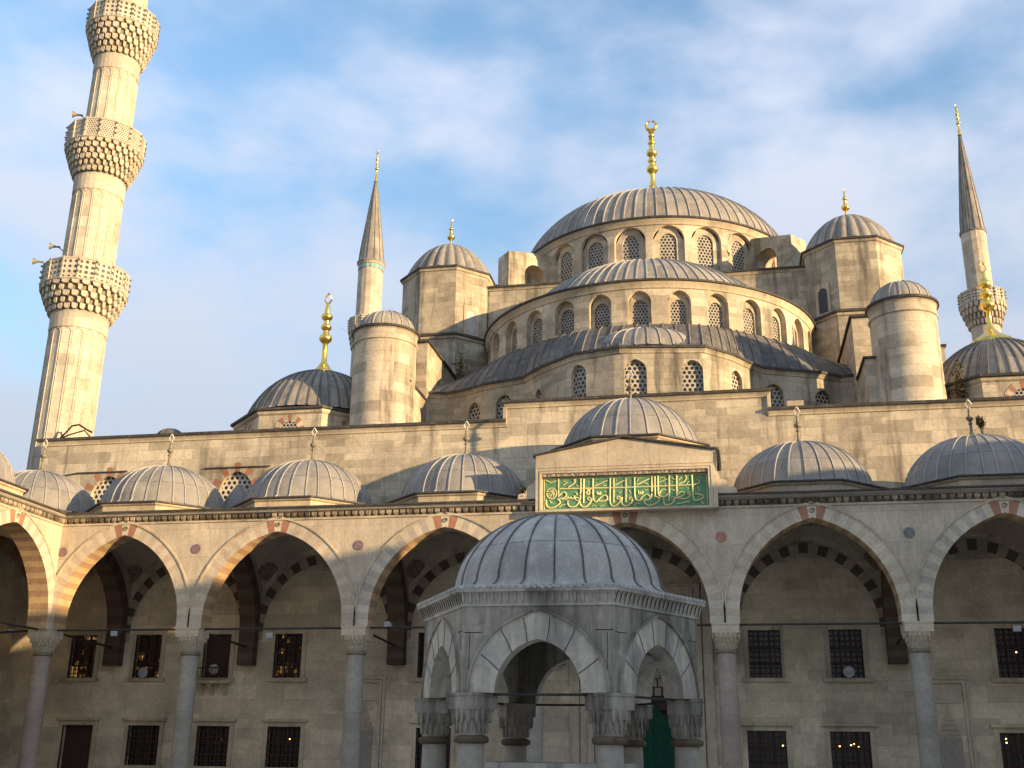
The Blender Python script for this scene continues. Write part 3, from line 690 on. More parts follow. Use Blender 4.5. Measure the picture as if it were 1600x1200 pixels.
        if detail:
            fz = z+0.56+2.18
            fo = finial(d, (cx, dy), fz, 1.55 if not big else 1.5, [(0.40, 0.085), (0.55, 0.15)], 'bronze', 'diamond', 0.30, tipmat='whitestone')
    return ops

XS = [-23.9, -17.25, -10.18, -3.03, 4.24, 11.07, 17.9, 24.9]
arc = thing('courtyard_arcade', 'long arcade of seven striped pointed arches facing the viewer with lead domes on its roof', 'arcade')
arcade(arc, XS, -23.55, 24.55, colmats=['column_pink', 'column_stone', 'column_stone', 'column_stone'],
       domecx=[-27.2, -20.7, -13.7, -6.6, 0.66, 7.59, 14.38, 21.2, 27.8], gableskip=(-2.9, 4.2))
mb = MB(); mb.box(-24.45, -23.551, 0.001, 0.899, ZR, 10.95); mb.build('corner_pier', 'marble', arc)
mb = MB(); mb.box(-30.2, -23.96, 0.0, 6.2, 10.96, 11.14); mb.build('corner_roof', 'lead', arc)
for i, x in enumerate(XS):
    db = MB(); cx = x if i else -23.36
    db.lathe([(0.20, 0.0), (0.20, 0.02), (0.0, 0.021)], 20, mat=0)
    db.v = [(vx+cx, -0.012-vz, vy+9.52) for vx, vy, vz in db.v]
    db.build('porphyry_disc', ['purple', 'purple', 'purple', 'purple', 'reddisc', 'greendisc', 'purple', 'purple'][i], arc)
# lead-covered buttress caps between the domes
for x, w in ((-24.05, 1.05), (-17.75, 1.05)):
    cb = MB(); cb.lathe([(w, 11.2), (w*0.85, 11.9), (w*0.5, 12.75), (0.12, 13.35), (0.0, 13.4)], 8, (x, 4.6), 0, pi/8, 2*pi+pi/8)
    cb.build('buttress_cap', 'lead', arc)
# portal gable with inscription
gab = MB(); G = lambda u, z, d: (u, -0.45+d, z)
GX0, GX1 = -2.86, 4.2
def gtop(u): return 12.86+(13.5-12.86)*(1-abs(u-0.45)/3.6) if True else 0
wall(gab, G, GX0, GX1, 10.58, lambda u: 12.84+0.62*(1-abs(u-(GX0+GX1)/2)/((GX1-GX0)/2)), [dict(c=0.625, a=3.24, sill=10.66, spring=12.12, h=0)], 0.24, 0, du=0.5)
for x in (GX0, GX1): gab.face([(x, -0.45, 10.58), (x, 2.5, 10.58), (x, 2.5, 12.84), (x, -0.45, 12.84)])
gab.face([(GX0, -0.45, 10.58), (GX1, -0.45, 10.58), (GX1, 0.0, 10.58), (GX0, 0.0, 10.58)])
for s in (-1, 1):                                       # curled stone shoulders
    bx = GX0 if s < 0 else GX1
    gab.face([(bx, -0.3, 11.15), (bx+s*0.75, -0.3, 11.15), (bx+s*0.7, -0.3, 11.35), (bx+s*0.42, -0.3, 11.42), (bx+s*0.36, -0.3, 11.65), (bx+s*0.1, -0.3, 11.75), (bx, -0.3, 12.05)])
    gab.face([(bx, -0.05, 11.15), (bx+s*0.75, -0.05, 11.15), (bx+s*0.7, -0.05, 11.35), (bx+s*0.42, -0.05, 11.42), (bx+s*0.36, -0.05, 11.65), (bx+s*0.1, -0.05, 11.75), (bx, -0.05, 12.05)])
    pr = [(0.75, 11.15), (0.7, 11.35), (0.42, 11.42), (0.36, 11.65), (0.1, 11.75), (0.0, 12.05)]
    for (p, z), (q, w) in zip(pr[:-1], pr[1:]): gab.face([(bx+s*p, -0.3, z), (bx+s*q, -0.3, w), (bx+s*q, -0.05, w), (bx+s*p, -0.05, z)])
go = gab.build('portal_gable', 'moulding', arc)
rf = MB(); xm = (GX0+GX1)/2
for a, b, za, zb in ((GX0-0.1, xm, 12.83, 13.47), (xm, GX1+0.1, 13.47, 12.83)):
    rf.face([(a, -0.56, za), (b, -0.56, zb), (b, 3.0, zb), (a, 3.0, za)]); rf.face([(a, -0.56, za+0.07), (b, -0.56, zb+0.07), (b, 3.0, zb+0.07), (a, 3.0, za+0.07)])
    rf.face([(a, -0.56, za), (b, -0.56, zb), (b, -0.56, zb+0.07), (a, -0.56, za+0.07)])
    e = a if a < GX0 else b; ze = 12.83
    rf.face([(e, -0.56, ze), (e, 3.0, ze), (e, 3.0, ze+0.07), (e, -0.56, ze+0.07)])
rf.build('gable_roof', 'lead_edge', go)
gw = MB(); gw.tube([(GX1+0.12, -0.5, 12.8), (GX1+0.13, -0.5, 12.4), (GX1+0.12, -0.45, 12.0)], 0.05, 6); gw.build('downspout', 'iron', go)
cbn = MB(); cbn.box(-2.6, 3.85, -0.40, -0.25, 12.0, 12.121); cbn.build('carved_band', 'carved', go)
sl = MB()
for z in (12.22, 12.34): sl.box(-2.7, 4.02, -0.475, -0.449, z, z+0.03)
for x in (-2.7, 3.98): sl.box(x, x+0.03, -0.475, -0.449, 10.62, 12.219)
sl.build('frame_moulding', 'moulding', go)
pn = MB(); pn.box(-2.62, 3.87, -0.22, -0.1, 10.6, 12.15); po = pn.build('inscription_panel', 'green', arc)
bd = MB()
for a, b, c_, d in ((-2.58, 3.83, 11.945, 11.975), (-2.58, 3.83, 10.69, 10.715), (-2.56, -2.535, 10.7, 11.96), (3.785, 3.81, 10.7, 11.96)): bd.box(a, b, -0.235, -0.215, c_, d)
bd.build('gilt_border', 'letter', po)
STROKES = [[(-1.93,11.53),(0.73,11.5)],[(-1.98,11.94),(-1.98,11.2)],[(-1.09,11.92),(-1.1,11.24),(-1.14,10.97),(-1.09,10.81),(-0.96,10.76),(-0.81,10.85),(-0.69,10.99),(-0.65,11.11)],[(-0.97,11.91),(-0.99,10.94)],[(-0.61,11.91),(-0.62,11.18),(-0.57,10.99),(-0.48,10.95),(-0.41,11.06)],[(0.07,11.9),(0.05,11.16),(0.05,10.94),(0.09,10.8),(0.2,10.76),(0.37,10.86),(0.48,11.01),(0.48,11.11)],[(0.21,11.89),(0.19,10.91)],[(0.68,11.9),(0.66,10.91)],[(-1.15,11.08),(-1.17,10.97),(-1.27,10.84),(-1.43,10.78),(-1.55,10.8),(-1.62,10.91),(-1.61,11.06)],[(-1.16,11.11),(-1.25,11.18),(-1.33,11.13),(-1.29,11.04),(-1.19,11.04),(-1.16,11.09)],[(-1.96,11.25),(-1.85,11.37),(-1.74,11.4),(-1.66,11.32),(-1.69,11.21),(-1.83,11.14),(-2.07,11.11),(-1.93,11.06),(-1.9,10.97),(-2.05,10.85),(-2.25,10.77),(-2.38,10.78),(-2.47,10.9),(-2.47,11.1)],[(-1.34,11.25),(-1.35,11.16),(-1.4,11.12),(-1.46,11.13),(-1.49,11.2),(-1.52,11.13),(-1.58,11.14),(-1.61,11.21),(-1.64,11.12),(-1.83,11.11)],[(-0.94,11.52),(-0.83,11.49),(-0.73,11.38),(-0.76,11.29),(-0.84,11.27),(-0.88,11.33),(-0.8,11.44),(-0.67,11.52)],[(-0.68,11.08),(-0.74,11.16),(-0.83,11.14),(-0.83,11.06),(-0.74,11.03),(-0.68,11.07)],[(-0.41,11.04),(-0.3,11.17),(-0.15,11.23),(-0.04,11.16),(-0.06,11.05),(-0.19,10.99),(-0.39,10.99)],[(-0.06,11.03),(0.05,11.05)],[(0.47,11.1),(0.4,11.17),(0.32,11.14),(0.33,11.06),(0.41,11.04),(0.47,11.08)],[(0.53,11.12),(0.5,10.92),(0.57,10.79),(0.72,10.78)],[(-1.76,11.84),(-1.62,11.8),(-1.79,11.68)],[(-1.29,11.86),(-1.34,11.91),(-1.38,11.86),(-1.3,11.83),(-1.38,11.72),(-1.6,11.59)],[(-0.54,11.61),(-0.02,11.83)],[(-0.49,11.84),(-0.36,11.85),(-0.48,11.71)],[(0.27,11.63),(0.63,11.8)],[(-0.45,11.37),(-0.44,11.26),(-0.39,11.26),(-0.38,11.37),(-0.38,11.26),(-0.32,11.26),(-0.31,11.37)],[(-0.8,11.8),(-0.77,11.79)],[(-0.8,11.71),(-0.78,11.7)],[(0.38,11.33),(0.43,11.28),(0.5,11.36)],[(-1.95,10.79),(-1.85,10.88),(-1.68,10.91)],[(-0.33,10.79),(-0.14,10.83)],[(-1.27,11.66),(-1.17,11.6)],[(-0.21,11.62),(-0.07,11.61)],[(-1.34,11.37),(-1.25,11.35),(-1.25,11.26)],[(-0.17,11.37),(-0.07,11.36),(-0.11,11.31)],[(-2.33,11.08),(-2.23,10.96),(-2.3,10.98)],[(-0.66,10.79),(-0.59,10.84),(-0.51,10.79)],[(-2.47,11.89),(-2.28,11.78),(-2.07,11.87)],[(0.3,11.84),(0.39,11.86),(0.32,11.78)],[(0.49,11.56),(0.54,11.58)],[(0.48,11.5),(3.22,11.52),(3.45,11.55),(3.54,11.64),(3.51,11.71)],[(0.68,11.9),(0.66,10.92)],[(1.02,11.91),(1.01,11.12),(1.08,10.97),(1.23,10.98),(1.28,11.09)],[(1.69,11.91),(1.68,11.2),(1.63,11.04),(1.5,10.98),(1.37,10.98)],[(1.81,11.91),(1.8,11.12)],[(1.93,11.93),(1.92,11.19),(1.99,11.09),(2.11,11.08),(2.22,11.13),(2.29,11.21)],[(2.36,11.93),(2.34,10.92)],[(2.65,11.93),(2.63,11.07)],[(3.24,11.92),(3.25,11.15),(3.27,10.97),(3.35,10.89),(3.54,10.95),(3.7,11.04),(3.63,11.1),(3.46,11.17),(3.34,11.18)],[(0.92,11.07),(0.85,11.13),(0.79,11.08),(0.81,11.01),(0.91,11.03)],[(0.93,11.04),(0.89,10.9),(0.75,10.79),(0.61,10.76),(0.51,10.84),(0.48,11.01)],[(1.24,11.02),(1.34,11.16),(1.48,11.21),(1.6,11.15),(1.59,11.03)],[(1.77,11.1),(1.88,11.1),(1.99,11.0),(1.91,10.89),(1.72,10.78),(1.54,10.75),(1.41,10.83),(1.37,10.97)],[(2.24,11.36),(2.11,11.39),(2.02,11.33),(1.97,11.21),(2.01,11.11)],[(2.55,11.03),(2.48,11.1),(2.41,11.05),(2.43,10.98),(2.53,10.98)],[(2.56,11.0),(2.49,10.84),(2.33,10.76),(2.18,10.76),(2.12,10.88),(2.14,11.04)],[(2.63,11.07),(2.7,11.21),(2.82,11.27),(2.93,11.25),(2.93,11.16),(2.8,11.07),(2.56,11.01)],[(3.16,11.19),(3.11,11.26),(3.04,11.23),(3.06,11.16),(3.15,11.16)],[(3.16,11.17),(3.11,11.03),(2.9,10.98),(2.65,11.02)],[(2.81,11.39),(2.84,11.39)],[(3.06,11.4),(3.09,11.39)],[(1.11,11.6),(1.61,11.84)],[(1.98,11.67),(2.3,11.8)],[(2.73,11.59),(2.95,11.68),(3.04,11.84)],[(3.04,11.86),(3.0,11.92),(2.96,11.87),(3.01,11.84)],[(2.63,10.79),(3.12,10.88)],[(2.73,11.73),(2.85,11.86)],[(2.47,11.67),(2.57,11.76),(2.47,11.82)],[(3.45,11.44),(3.51,11.28)],[(0.79,11.39),(0.87,11.26)],[(1.16,11.36),(1.17,11.23),(1.24,11.23),(1.25,11.35),(1.26,11.23),(1.32,11.23),(1.33,11.35)],[(3.56,10.88),(3.61,10.86),(3.56,10.78),(3.67,10.79)],[(3.4,11.71),(3.51,11.89),(3.61,11.84)],[(1.14,11.74),(1.17,11.86),(1.3,11.85)],[(0.84,11.77),(0.87,11.77)],[(0.83,11.68),(0.87,11.67)],[(0.99,10.76),(1.1,10.86),(1.22,10.84)],[(2.01,11.83),(2.1,11.87),(2.19,11.82)],[(2.19,11.58),(2.24,11.61)],[(1.39,11.65),(1.49,11.63),(1.55,11.58)],[(2.48,11.37),(2.51,11.31),(2.56,11.37)],[(1.41,11.37),(1.57,11.38)],[(3.04,11.58),(3.11,11.67),(3.15,11.65)]]
lt = MB()
def ribbon(P, w, y=-0.262):
    P = [Vector(p) for p in P]
    # smooth by one Chaikin pass when curved
    if len(P) > 3:
        for _ in range(2):
            Q = [P[0]]
            for a, b in zip(P[:-1], P[1:]): Q += [a*0.75+b*0.25, a*0.25+b*0.75]
            Q.append(P[-1]); P = Q
    lt.tube([(p.x, y+0.03, p.y) for p in P], w, 6)
    
for st in STROKES:
    L = sum((Vector(a)-Vector(b)).length for a, b in zip(st[:-1], st[1:]))
    ribbon(st, 0.034 if L > 0.75 else (0.028 if L > 0.4 else 0.020))
rc = (-2.25, 11.36)
lt.tube([(rc[0]+0.2*cos(k*pi/10), -0.232, rc[1]+0.22*sin(k*pi/10)) for k in range(21)], 0.018, 5)
for k in range(6):
    a = k*pi/6
    lt.tube([(rc[0]-0.18*cos(a), -0.232, rc[1]-0.2*sin(a)), (rc[0]+0.04*sin(a), -0.232, rc[1]-0.04*cos(a)), (rc[0]+0.18*cos(a), -0.232, rc[1]+0.2*sin(a))], 0.012, 4)
lt.build('gilt_lettering', 'letter', po, smooth=60)

# wings
wingL = thing('side_arcade', 'sunlit side arcade at the left edge meeting the long arcade at a right angle', 'arcade', (-23.55, 0, 0), pi/2)
arcade(wingL, [-20.7, -13.7, -6.7, 0.35], -24.0, -0.001, colmats=['column_stone'], skipcol=(3,), domecx=[-17.6, -10.8, -3.95])
mb = MB(); mb.box(-24, 7.4, 5.9, 6.9, 0, 12.3); mb.build('outer_wall', 'courtwall', wingL)
wingR = thing('facing_side_arcade', 'side arcade with lead domes closing the courtyard beyond the right edge', 'arcade', (24.65, 0, 0), -pi/2)
arcade(wingR, [-0.35, 6.7, 13.7, 20.7, 27.7], 0.001, 31.0, colmats=['column_stone'], skipcol=(0,), detail=False, domecx=[3.2, 10.2, 17.2, 24.2])
mb = MB(); mb.box(0, 31, 6.2, 6.9, 0, 12.0); mb.build('outer_wall', 'courtwall', wingR)
# unseen block added on the sun's side to cast the arcade's shadow line
nb = thing('shadow_block', 'unseen stone block added beyond the right side of the courtyard to shade the arcade', 'building', (42, -24, 0))
mb = MB(); mb.box(-4, 4, -34, 5.6, -0.1, 16.9); mb.box(-3.9, 4, 5.6, 9.0, -0.1, 15.4); mb.box(-4, 4, 9.0, 20, -0.1, 16.8); mb.build('wall', 'ashlar', nb)  # stepped heights shape the shadow edge on the arcade
mb = MB(); mb.box(-4.3, 4.3, -34.3, 5.7, 16.901, 17.05); mb.box(-4.3, 4.3, 8.9, 20.3, 16.801, 16.95); mb.build('roof', 'lead', nb)
# ------------------------------------------------------------ mosque
mosque = thing('mosque', 'great stone mosque with cascading grey lead domes behind the arcade', 'mosque')
WF = 6.2
Fw = lambda u, z, d: (u, WF+d, z)
UPW = [-25.63, -22.3, -18.85, -15.38, -8.6, 5.79, 9.09, 15.59, 18.9]
LOW = [-25.39, -22.06, -18.67, -15.29, -8.43, 5.67, 8.96, 15.44, 18.8]
X0, X1 = -29.45, 30.2
mb = MB()
lo_ops = [dict(c=x, a=0.78, sill=0.9 if i else 0.3, spring=2.62, h=0) for i, x in enumerate(LOW)]
po_op = dict(c=0.6, a=1.6, sill=0.1, spring=3.4, h=0)
lo_ops = sorted(lo_ops+[dict(po_op)], key=lambda o: o['c'])
wall(mb, Fw, X0, X1, 0, 3.4, lo_ops, 0.45, 0)
up_ops = [dict(c=x, a=0.66, sill=4.72, spring=6.68, h=0) for x in UPW]
wall(mb, Fw, X0, X1, 3.4, 9.5, sorted(up_ops+[dict(c=0.6, a=1.6, sill=3.4, spring=4.6, h=1.9, n=10)], key=lambda o: o['c']), 0.45, 0)
mb.build('court_front_wall', 'courtwall', mosque)
mb = MB()
RW = [dict(c=x, a=0.85, sill=12.2, spring=13.45, h=0.98, n=8) for x in (-25.5, -18.7)]
wall(mb, Fw, X0, -5.4, 9.5, 16.2, RW, 0.5, 0)
wall(mb, Fw, -5.4, 6.55, 9.5, 17.1, [], 0.5, 0)
wall(mb, Fw, 6.55, X1, 9.5, 16.2, [], 0.5, 0)
for x in (-5.4, 6.55): mb.face([(x, WF, 16.1), (x, WF+2.2, 16.1), (x, WF+2.2, 17.1), (x, WF, 17.1)])
mb.face([(X0, WF, 0), (X0, 46, 0), (X0, 46, 16.2), (X0, WF, 16.2)]); mb.face([(X1, WF, 0), (X1, 46, 0), (X1, 46, 16.2), (X1, WF, 16.2)])
mb.face([(X0, 46, 0), (X1, 46, 0), (X1, 46, 16.2), (X0, 46, 16.2)])
mb.build('upper_front_wall', 'ashlar', mosque)
for o in RW:
    p = plate(Fw, o, 0.22, 'window', 'lattice_light', mosque)
    vb = MB(); voussoirs(vb, Fw, o['c'], o['a'], 12.9, 13.45, 0.98, 0.42, -0.012, 0.2, 15, lambda i: 1 if i % 2 else 0)
    vb.build('window_arch', ['ashlar', 'vred'], mosque)
for pts in ([(-28, WF-0.05, 14.5), (-27.2, WF-0.07, 14.62), (-24.5, WF-0.07, 14.62)], [(-20.4, WF-0.06, 14.62), (-17, WF-0.07, 14.62)]):
    dm = MB(); dm.tube(pts, 0.035, 5); dm.build('drip_moulding', 'lead_edge', mosque)
mb = MB()
def coping(mb, pth, z, lo=0.36, out=0.16, closed=False, mi=0, li=1):
    mb.sweep(pth, [(0.0, z-lo), (0.05, z-lo+0.03), (0.06, z-lo+0.1), (out*0.7, z-0.17), (out, z-0.11)], mi, closed)
    mb.sweep(pth, [(out, z-0.11), (out+0.07, z-0.10), (out+0.07, z+0.03), (-0.35, z+0.10)], li, closed)
coping(mb, [(X0, WF+3), (X0, WF), (-5.4, WF)], 16.42)
coping(mb, [(-5.42, WF+2), (-5.42, WF), (6.57, WF), (6.57, WF+2)], 17.32)
coping(mb, [(6.57, WF), (X1, WF), (X1, WF+3)], 16.42)
for x, s in ((-5.4, -1), (6.55, 1)): mb.box(min(x, x+s*0.16), max(x, x+s*0.16), WF-0.10, WF+0.15, 16.2, 17.05, 0)
mb.build('wall_coping', ['moulding', 'lead_edge'], mosque)
mb = MB(); mb.face([(X0, WF+.4, 16.45), (X1, WF+.4, 16.45), (X1, 46, 16.45), (X0, 46, 16.45)]); mb.box(-5.3, 6.45, WF+0.4, WF+2, 16.46, 17.4)
mb.build('terrace_roof', 'lead_dark', mosque)
# court windows
def grille(parent, cx, w, z0, z1, y, mat='rust', nx=6, nz=9):
    g = MB()
    for i in range(nx+1): x = cx-w+2*w*i/nx; g.box(x-0.014, x+0.014, y-0.014, y+0.014, z0, z1)
    for j in range(1, nz): z = z0+(z1-z0)*j/nz; g.box(cx-w, cx+w, y-0.02, y+0.02, z-0.013, z+0.013)
    return g.build('grille', mat, parent)
def court_window(cx, w, z0, z1, lit, glow=(), plainwood=False, frame=0.2, label=None):
    f = MB(); y = WF-0.05
    for a, b, c_, d in ((cx-w-frame, cx-w, z0-0.0, z1+frame), (cx+w, cx+w+frame, z0-0.0, z1+frame), (cx-w, cx+w, z1, z1+frame)): f.box(a, b, y, WF+0.12, c_, d)
    f.box(cx-w-frame-0.12, cx+w+frame+0.12, y-0.10, WF+0.1, z0-0.16, z0-0.001)
    if z1 < 3: f.box(cx-w-frame-0.1, cx+w+frame+0.1, y-0.12, WF+0.1, z1+frame+0.001, z1+frame+0.12)
    wo = f.build('window', 'moulding', mosque)
    if plainwood: wo['label'] = 'window closed by dark wooden shutters'
    elif glow: wo['label'] = 'dark grilled window with small lamps glowing inside'
    elif lit: wo['label'] = 'grilled window with warm light behind coloured panes'
    p = MB(); p.box(cx-w, cx+w, WF+0.28, WF+0.36, z0, z1)
    p.build('wooden_shutter' if plainwood else 'pane', 'wood' if plainwood else ('glimmer' if lit else 'glassdark'), wo)
    if not plainwood:
        grille(wo, cx, w, z0, z1, WF+0.14, nx=7 if z1 < 3 else 6, nz=7 if z1 < 3 else 9)
        tm = MB()
        for x in (cx-w*0.33, cx+w*0.33): tm.box(x-0.035, x+0.035, WF+0.2, WF+0.25, z0, z1)
        for k in (0.3, 0.62): tm.box(cx-w, cx+w, WF+0.19, WF+0.25, z0+(z1-z0)*k-0.03, z0+(z1-z0)*k+0.03)
        tm.build('casement', 'wood', wo)
    for gx, gz in glow:
        g = MB(); g.lathe([(0, -0.03), (0.03, 0), (0, 0.03)], 8, (0, 0)); g.build('lamp', 'glow', wo, (gx, WF+0.24, gz))
    return wo
for i, x in enumerate(UPW):
    court_window(x, 0.66, 4.72, 6.68, i in (0, 1, 3), glow=[(15.75, 5.75)] if i == 7 else (), plainwood=(i == 2))
for i, x in enumerate(LOW):
    court_window(x, 0.78, 0.9 if i else 0.3, 2.62, False, plainwood=(i == 0),
                 glow={2: [(-18.4, 2.05)], 3: [(-15.1, 2.1)], 5: [(6.3, 2.05)], 6: [(8.55, 2.05), (9.0, 2.1), (9.12, 2.14), (9.3, 2.04)], 7: [(14.95, 2.25), (14.95, 2.4)]}.get(i, ()))
# little balcony in front of the wooden shutters
bm_ = MB(); bm_.box(-19.75, -17.95, WF-0.55, WF-0.12, 4.46, 4.58)
for k in (-19.4, -18.9, -18.3): bm_.face([(k-.1, WF-0.5, 4.46), (k+.1, WF-0.5, 4.46), (k+.1, WF-0.001, 3.95), (k-.1, WF-0.001, 3.95)]); 
bo = bm_.build('balcony', 'moulding', mosque)
rl = MB()
for k in range(15): rl.tube([(-19.7+k*0.122, WF-0.5, 4.58), (-19.7+k*0.122, WF-0.5, 5.15)], 0.012, 4)
rl.tube([(-19.7, WF-0.5, 5.15), (-17.98, WF-0.5, 5.15)], 0.02, 4); rl.build('railing', 'iron', bo)
# niches
for cx in (-11.6, 12.82):
    f = MB(); w = 0.62
    for k, (o_, dpt) in enumerate(((0.28, 0.07), (0.14, 0.11))):
        f.box(cx-w-o_, cx-w-o_+0.12, WF-dpt, WF+0.01, 0.3, 4.5+o_-0.12); f.box(cx+w+o_-0.12, cx+w+o_, WF-dpt, WF+0.01, 0.3, 4.5+o_-0.12); f.box(cx-w-o_, cx+w+o_, WF-dpt, WF+0.01, 4.5+o_-0.12, 4.5+o_)
    f.box(cx-w, cx+w, WF-0.06, WF+0.01, 3.75, 4.4)
    no = f.build('wall_niche', 'marble', mosque)
    t = MB()
    for r in range(6):
        half = 0.12+0.075*(5-r)
        for s in range(-(5-r), 6-r):
            t.box(cx+s*0.075-0.03, cx+s*0.075+0.03, WF-0.05-0.0*r, WF-0.0, 2.5+r*0.2, 2.5+r*0.2+0.16)
    t.build('stalactites', 'vpink', no)
    t = MB(); t.box(cx-0.42, cx+0.42, WF-0.03, WF-0.001, 0.4, 2.45); t.build('niche_back', 'column_stone', no)
# main portal frame
pf = MB()
for o_, dpt in ((2.45, 0.22), (2.15, 0.30), (1.85, 0.18)):
    for s in (-1, 1): pf.box(0.6+s*o_-0.14, 0.6+s*o_+0.14, WF-dpt, WF, 0.2, 7.4+o_*0.45-0.14)
    pf.box(0.6-o_-0.14, 0.6+o_+0.14, WF-dpt, WF, 7.4+o_*0.45-0.139, 7.4+o_*0.45+0.14)
for s in (-1, 1): pf.box(0.6+s*2.85-0.2, 0.6+s*2.85+0.2, WF-0.12, WF, 0.2, 8.9)
pfo = pf.build('portal', 'marble', mosque)
ms = MB()
for r in range(7):
    wr = 1.55-0.2*r
    n = 9-r
    for k in range(n):
        x = 0.6-wr+2*wr*(k+0.5)/n
        ms.box(x-wr/n*0.8, x+wr/n*0.8, WF-0.02+0.05*r, WF+0.4, 4.0+r*0.36, 4.0+r*0.36+0.32)
ms.box(-1.2, 2.4, WF+0.401, WF+0.5, 3.4, 6.6)
ms.build('stalactite_hood', 'vault', pfo)
ms = MB(); ms.box(-1.02, 2.22, WF+0.2, WF+0.3, 0.1, 4.0); ms.build('door', 'wood', pfo)
cu = MB()
cu.grid(lambda u, v: (0.6-1.35+2.7*u, WF-0.25+0.05*sin(u*38), 0.4+v*(3.3*(1-abs(u-0.5)*0.9)+0.5)), 50, 6); cu.build('green_curtain', 'curtain', pfo)

# lower exedra wall
PL = [(-12.6, 13.3), (-11.07, 13.54), (-10.28, 13.75), (-9.2, 13.35), (-7.8, 12.48), (-6.6, 12.1), (-5.6, 11.7), (-4.28, 10.12), (-2.42, 8.59), (-0.2, 7.94), (3.84, 8.5), (5.06, 9.75), (5.9, 11.1), (6.66, 12.05), (7.9, 12.6), (9.58, 13.29), (10.64, 14.1), (11.87, 13.95), (13.1, 13.6)]
LL = [0]
for i in range(1, len(PL)): LL.append(LL[-1]+math.dist(PL[i], PL[i-1]))
def FP(u, z, d):
    i = 1
    while i < len(LL)-1 and LL[i] < u-1e-6: i += 1
    k = (u-LL[i-1])/(LL[i]-LL[i-1]); a, b = PL[i-1], PL[i]
    dx, dy = b[0]-a[0], b[1]-a[1]; l = math.hypot(dx, dy)
    return (a[0]+dx*k-dy/l*d, a[1]+dy*k+dx/l*d, z)
def u_at(X):
    for i in range(1, len(PL)):
        if PL[i-1][0] <= X <= PL[i][0]: return LL[i-1]+(X-PL[i-1][0])/(PL[i][0]-PL[i-1][0])*(LL[i]-LL[i-1])
ex_ops = []
for X, a, zt in ((-8.55, 0.45, 19.55), (-6.75, 0.5, 19.65), (-4.65, 0.28, 19.35), (-2.35, 0.45, 19.85), (0.55, 0.52, 19.8), (3.25, 0.5, 19.75), (5.35, 0.48, 19.7), (7.2, 0.52, 19.6), (9.7, 0.5, 19.5)):
    ex_ops.append(dict(c=u_at(X), a=a, sill=17.75, spring=zt-a*1.15, h=a*1.15, n=6))
mb = MB(); wall(mb, FP, 0, LL[-1], 16.3, 20.25, ex_ops, 0.28, 0, du=0.5)
coping(mb, PL, 20.42, 0.34, 0.14, mi=0, li=1)
lower = mb.build('exedra_wall', ['ashlar_dark', 'lead_edge'], mosque)
for o in ex_ops: plate(FP, o, 0.2, 'window', 'lattice', lower, n=6)
# lead skirt between exedra wall and half-dome drum
DC = (0.25, 22.0); DR = 9.85
mb = MB()
def FS(u, v):
    L = LL[-1]*(0.03+0.94*u); p = FP(L, 0, 0.1)
    t = math.asin(max(-1, min(1, (p[0]-DC[0])/12.6)))*1.22
    q = (DC[0]+(DR-0.1)*sin(t), DC[1]-(DR-0.1)*cos(t))
    k = v; z = 20.5+(23.15-20.5)*(1-(1-k)**1.6)
    return (p[0]*(1-k)+q[0]*k, p[1]*(1-k)+q[1]*k, z)
mb.grid(FS, 90, 8, 0, uvf=lambda u, v: (u*44, v*6))
skirt = mb.build('lead_skirt_roof', 'lead_dark', mosque, smooth=50)
rb = MB()
for k in range(41):
    u = (k+0.5)/41; rb.tube([tuple(Vector(FS(u, v/6))+Vector((0, 0, 0.03))) for v in range(7)], 0.045, 4)
rb.build('ribs', 'rib_dark', skirt)
lead_dome('exedra_half_dome', mosque, (0.85, 11.5), 3.4, 1.8, 20.55, 34, ('lead_big', 'rib'), flare=0.1, rw=0.05, rh=0.05, n=10)

def drumF(C, R): return lambda u, z, d: (C[0]+(R-d)*sin(u/R), C[1]-(R-d)*cos(u/R), z)
def drum(name, C, R, z0, z1, tmin, tmax, wins, na, pa, nz0, nsp, nh, pz_sp, ph, ndepth, lat, smoothz=None, eave=None, du=0.9, mat='ashlar'):
    F = drumF(C, R); mb = MB()
    ops = [dict(c=radians(t)*R, a=na, sill=nz0, spring=nsp, h=nh, n=6) for t in wins]
    wall(mb, F, radians(tmin)*R, radians(tmax)*R, z0, z1, ops, ndepth, 0, du=du)
    # niche backs with their own window opening
    for o in ops:
        F2 = F
        wall(mb, F2, o['c']-na, o['c']+na, nz0, lambda u, o=o: o['spring']+arch_z(u-o['c'], na, nh)+0.01, [dict(c=o['c'], a=pa, sill=nz0+0.05, spring=pz_sp, h=ph, n=6)], 0.14, 0, du=9, d0=ndepth)
    mo = mb.build(name, mat, mosque, smooth=25)
    for o in ops: plate(F, dict(c=o['c'], a=pa, sill=nz0+0.05, spring=pz_sp, h=ph), ndepth+0.1, 'window', lat, mo, n=6)
    return mo
# half-dome tier
sd_ = drum('half_dome_drum', DC, DR, 21.0, 25.6, -93, 93, [1.6+12.4*k for k in range(-7, 8)], 0.62, 0.43, 22.75, 24.5, 0.66, 24.3, 0.46, 0.32, 'lattice_fine')
mb = MB(); pth = [(DC[0]+DR*sin(radians(t)), DC[1]-DR*cos(radians(t))) for t in range(-93, 94, 2)]
mb.sweep(pth, [(0, 25.25), (0.06, 25.28), (0.08, 25.42), (0.2, 25.56), (0.22, 25.62)], 0); mb.sweep(pth, [(0.22, 25.62), (0.31, 25.63), (0.31, 25.74), (-1.8, 25.95)], 1)
mb.build('half_dome_eave', ['moulding', 'lead_edge'], mosque, smooth=35)
lead_dome('half_dome', mosque, DC, 8.6, 4.75, 25.7, 84, ('lead_big', 'rib'), cap=63, flare=0.12, rw=0.07, rh=0.06, n=14, a0=pi, a1=2*pi)
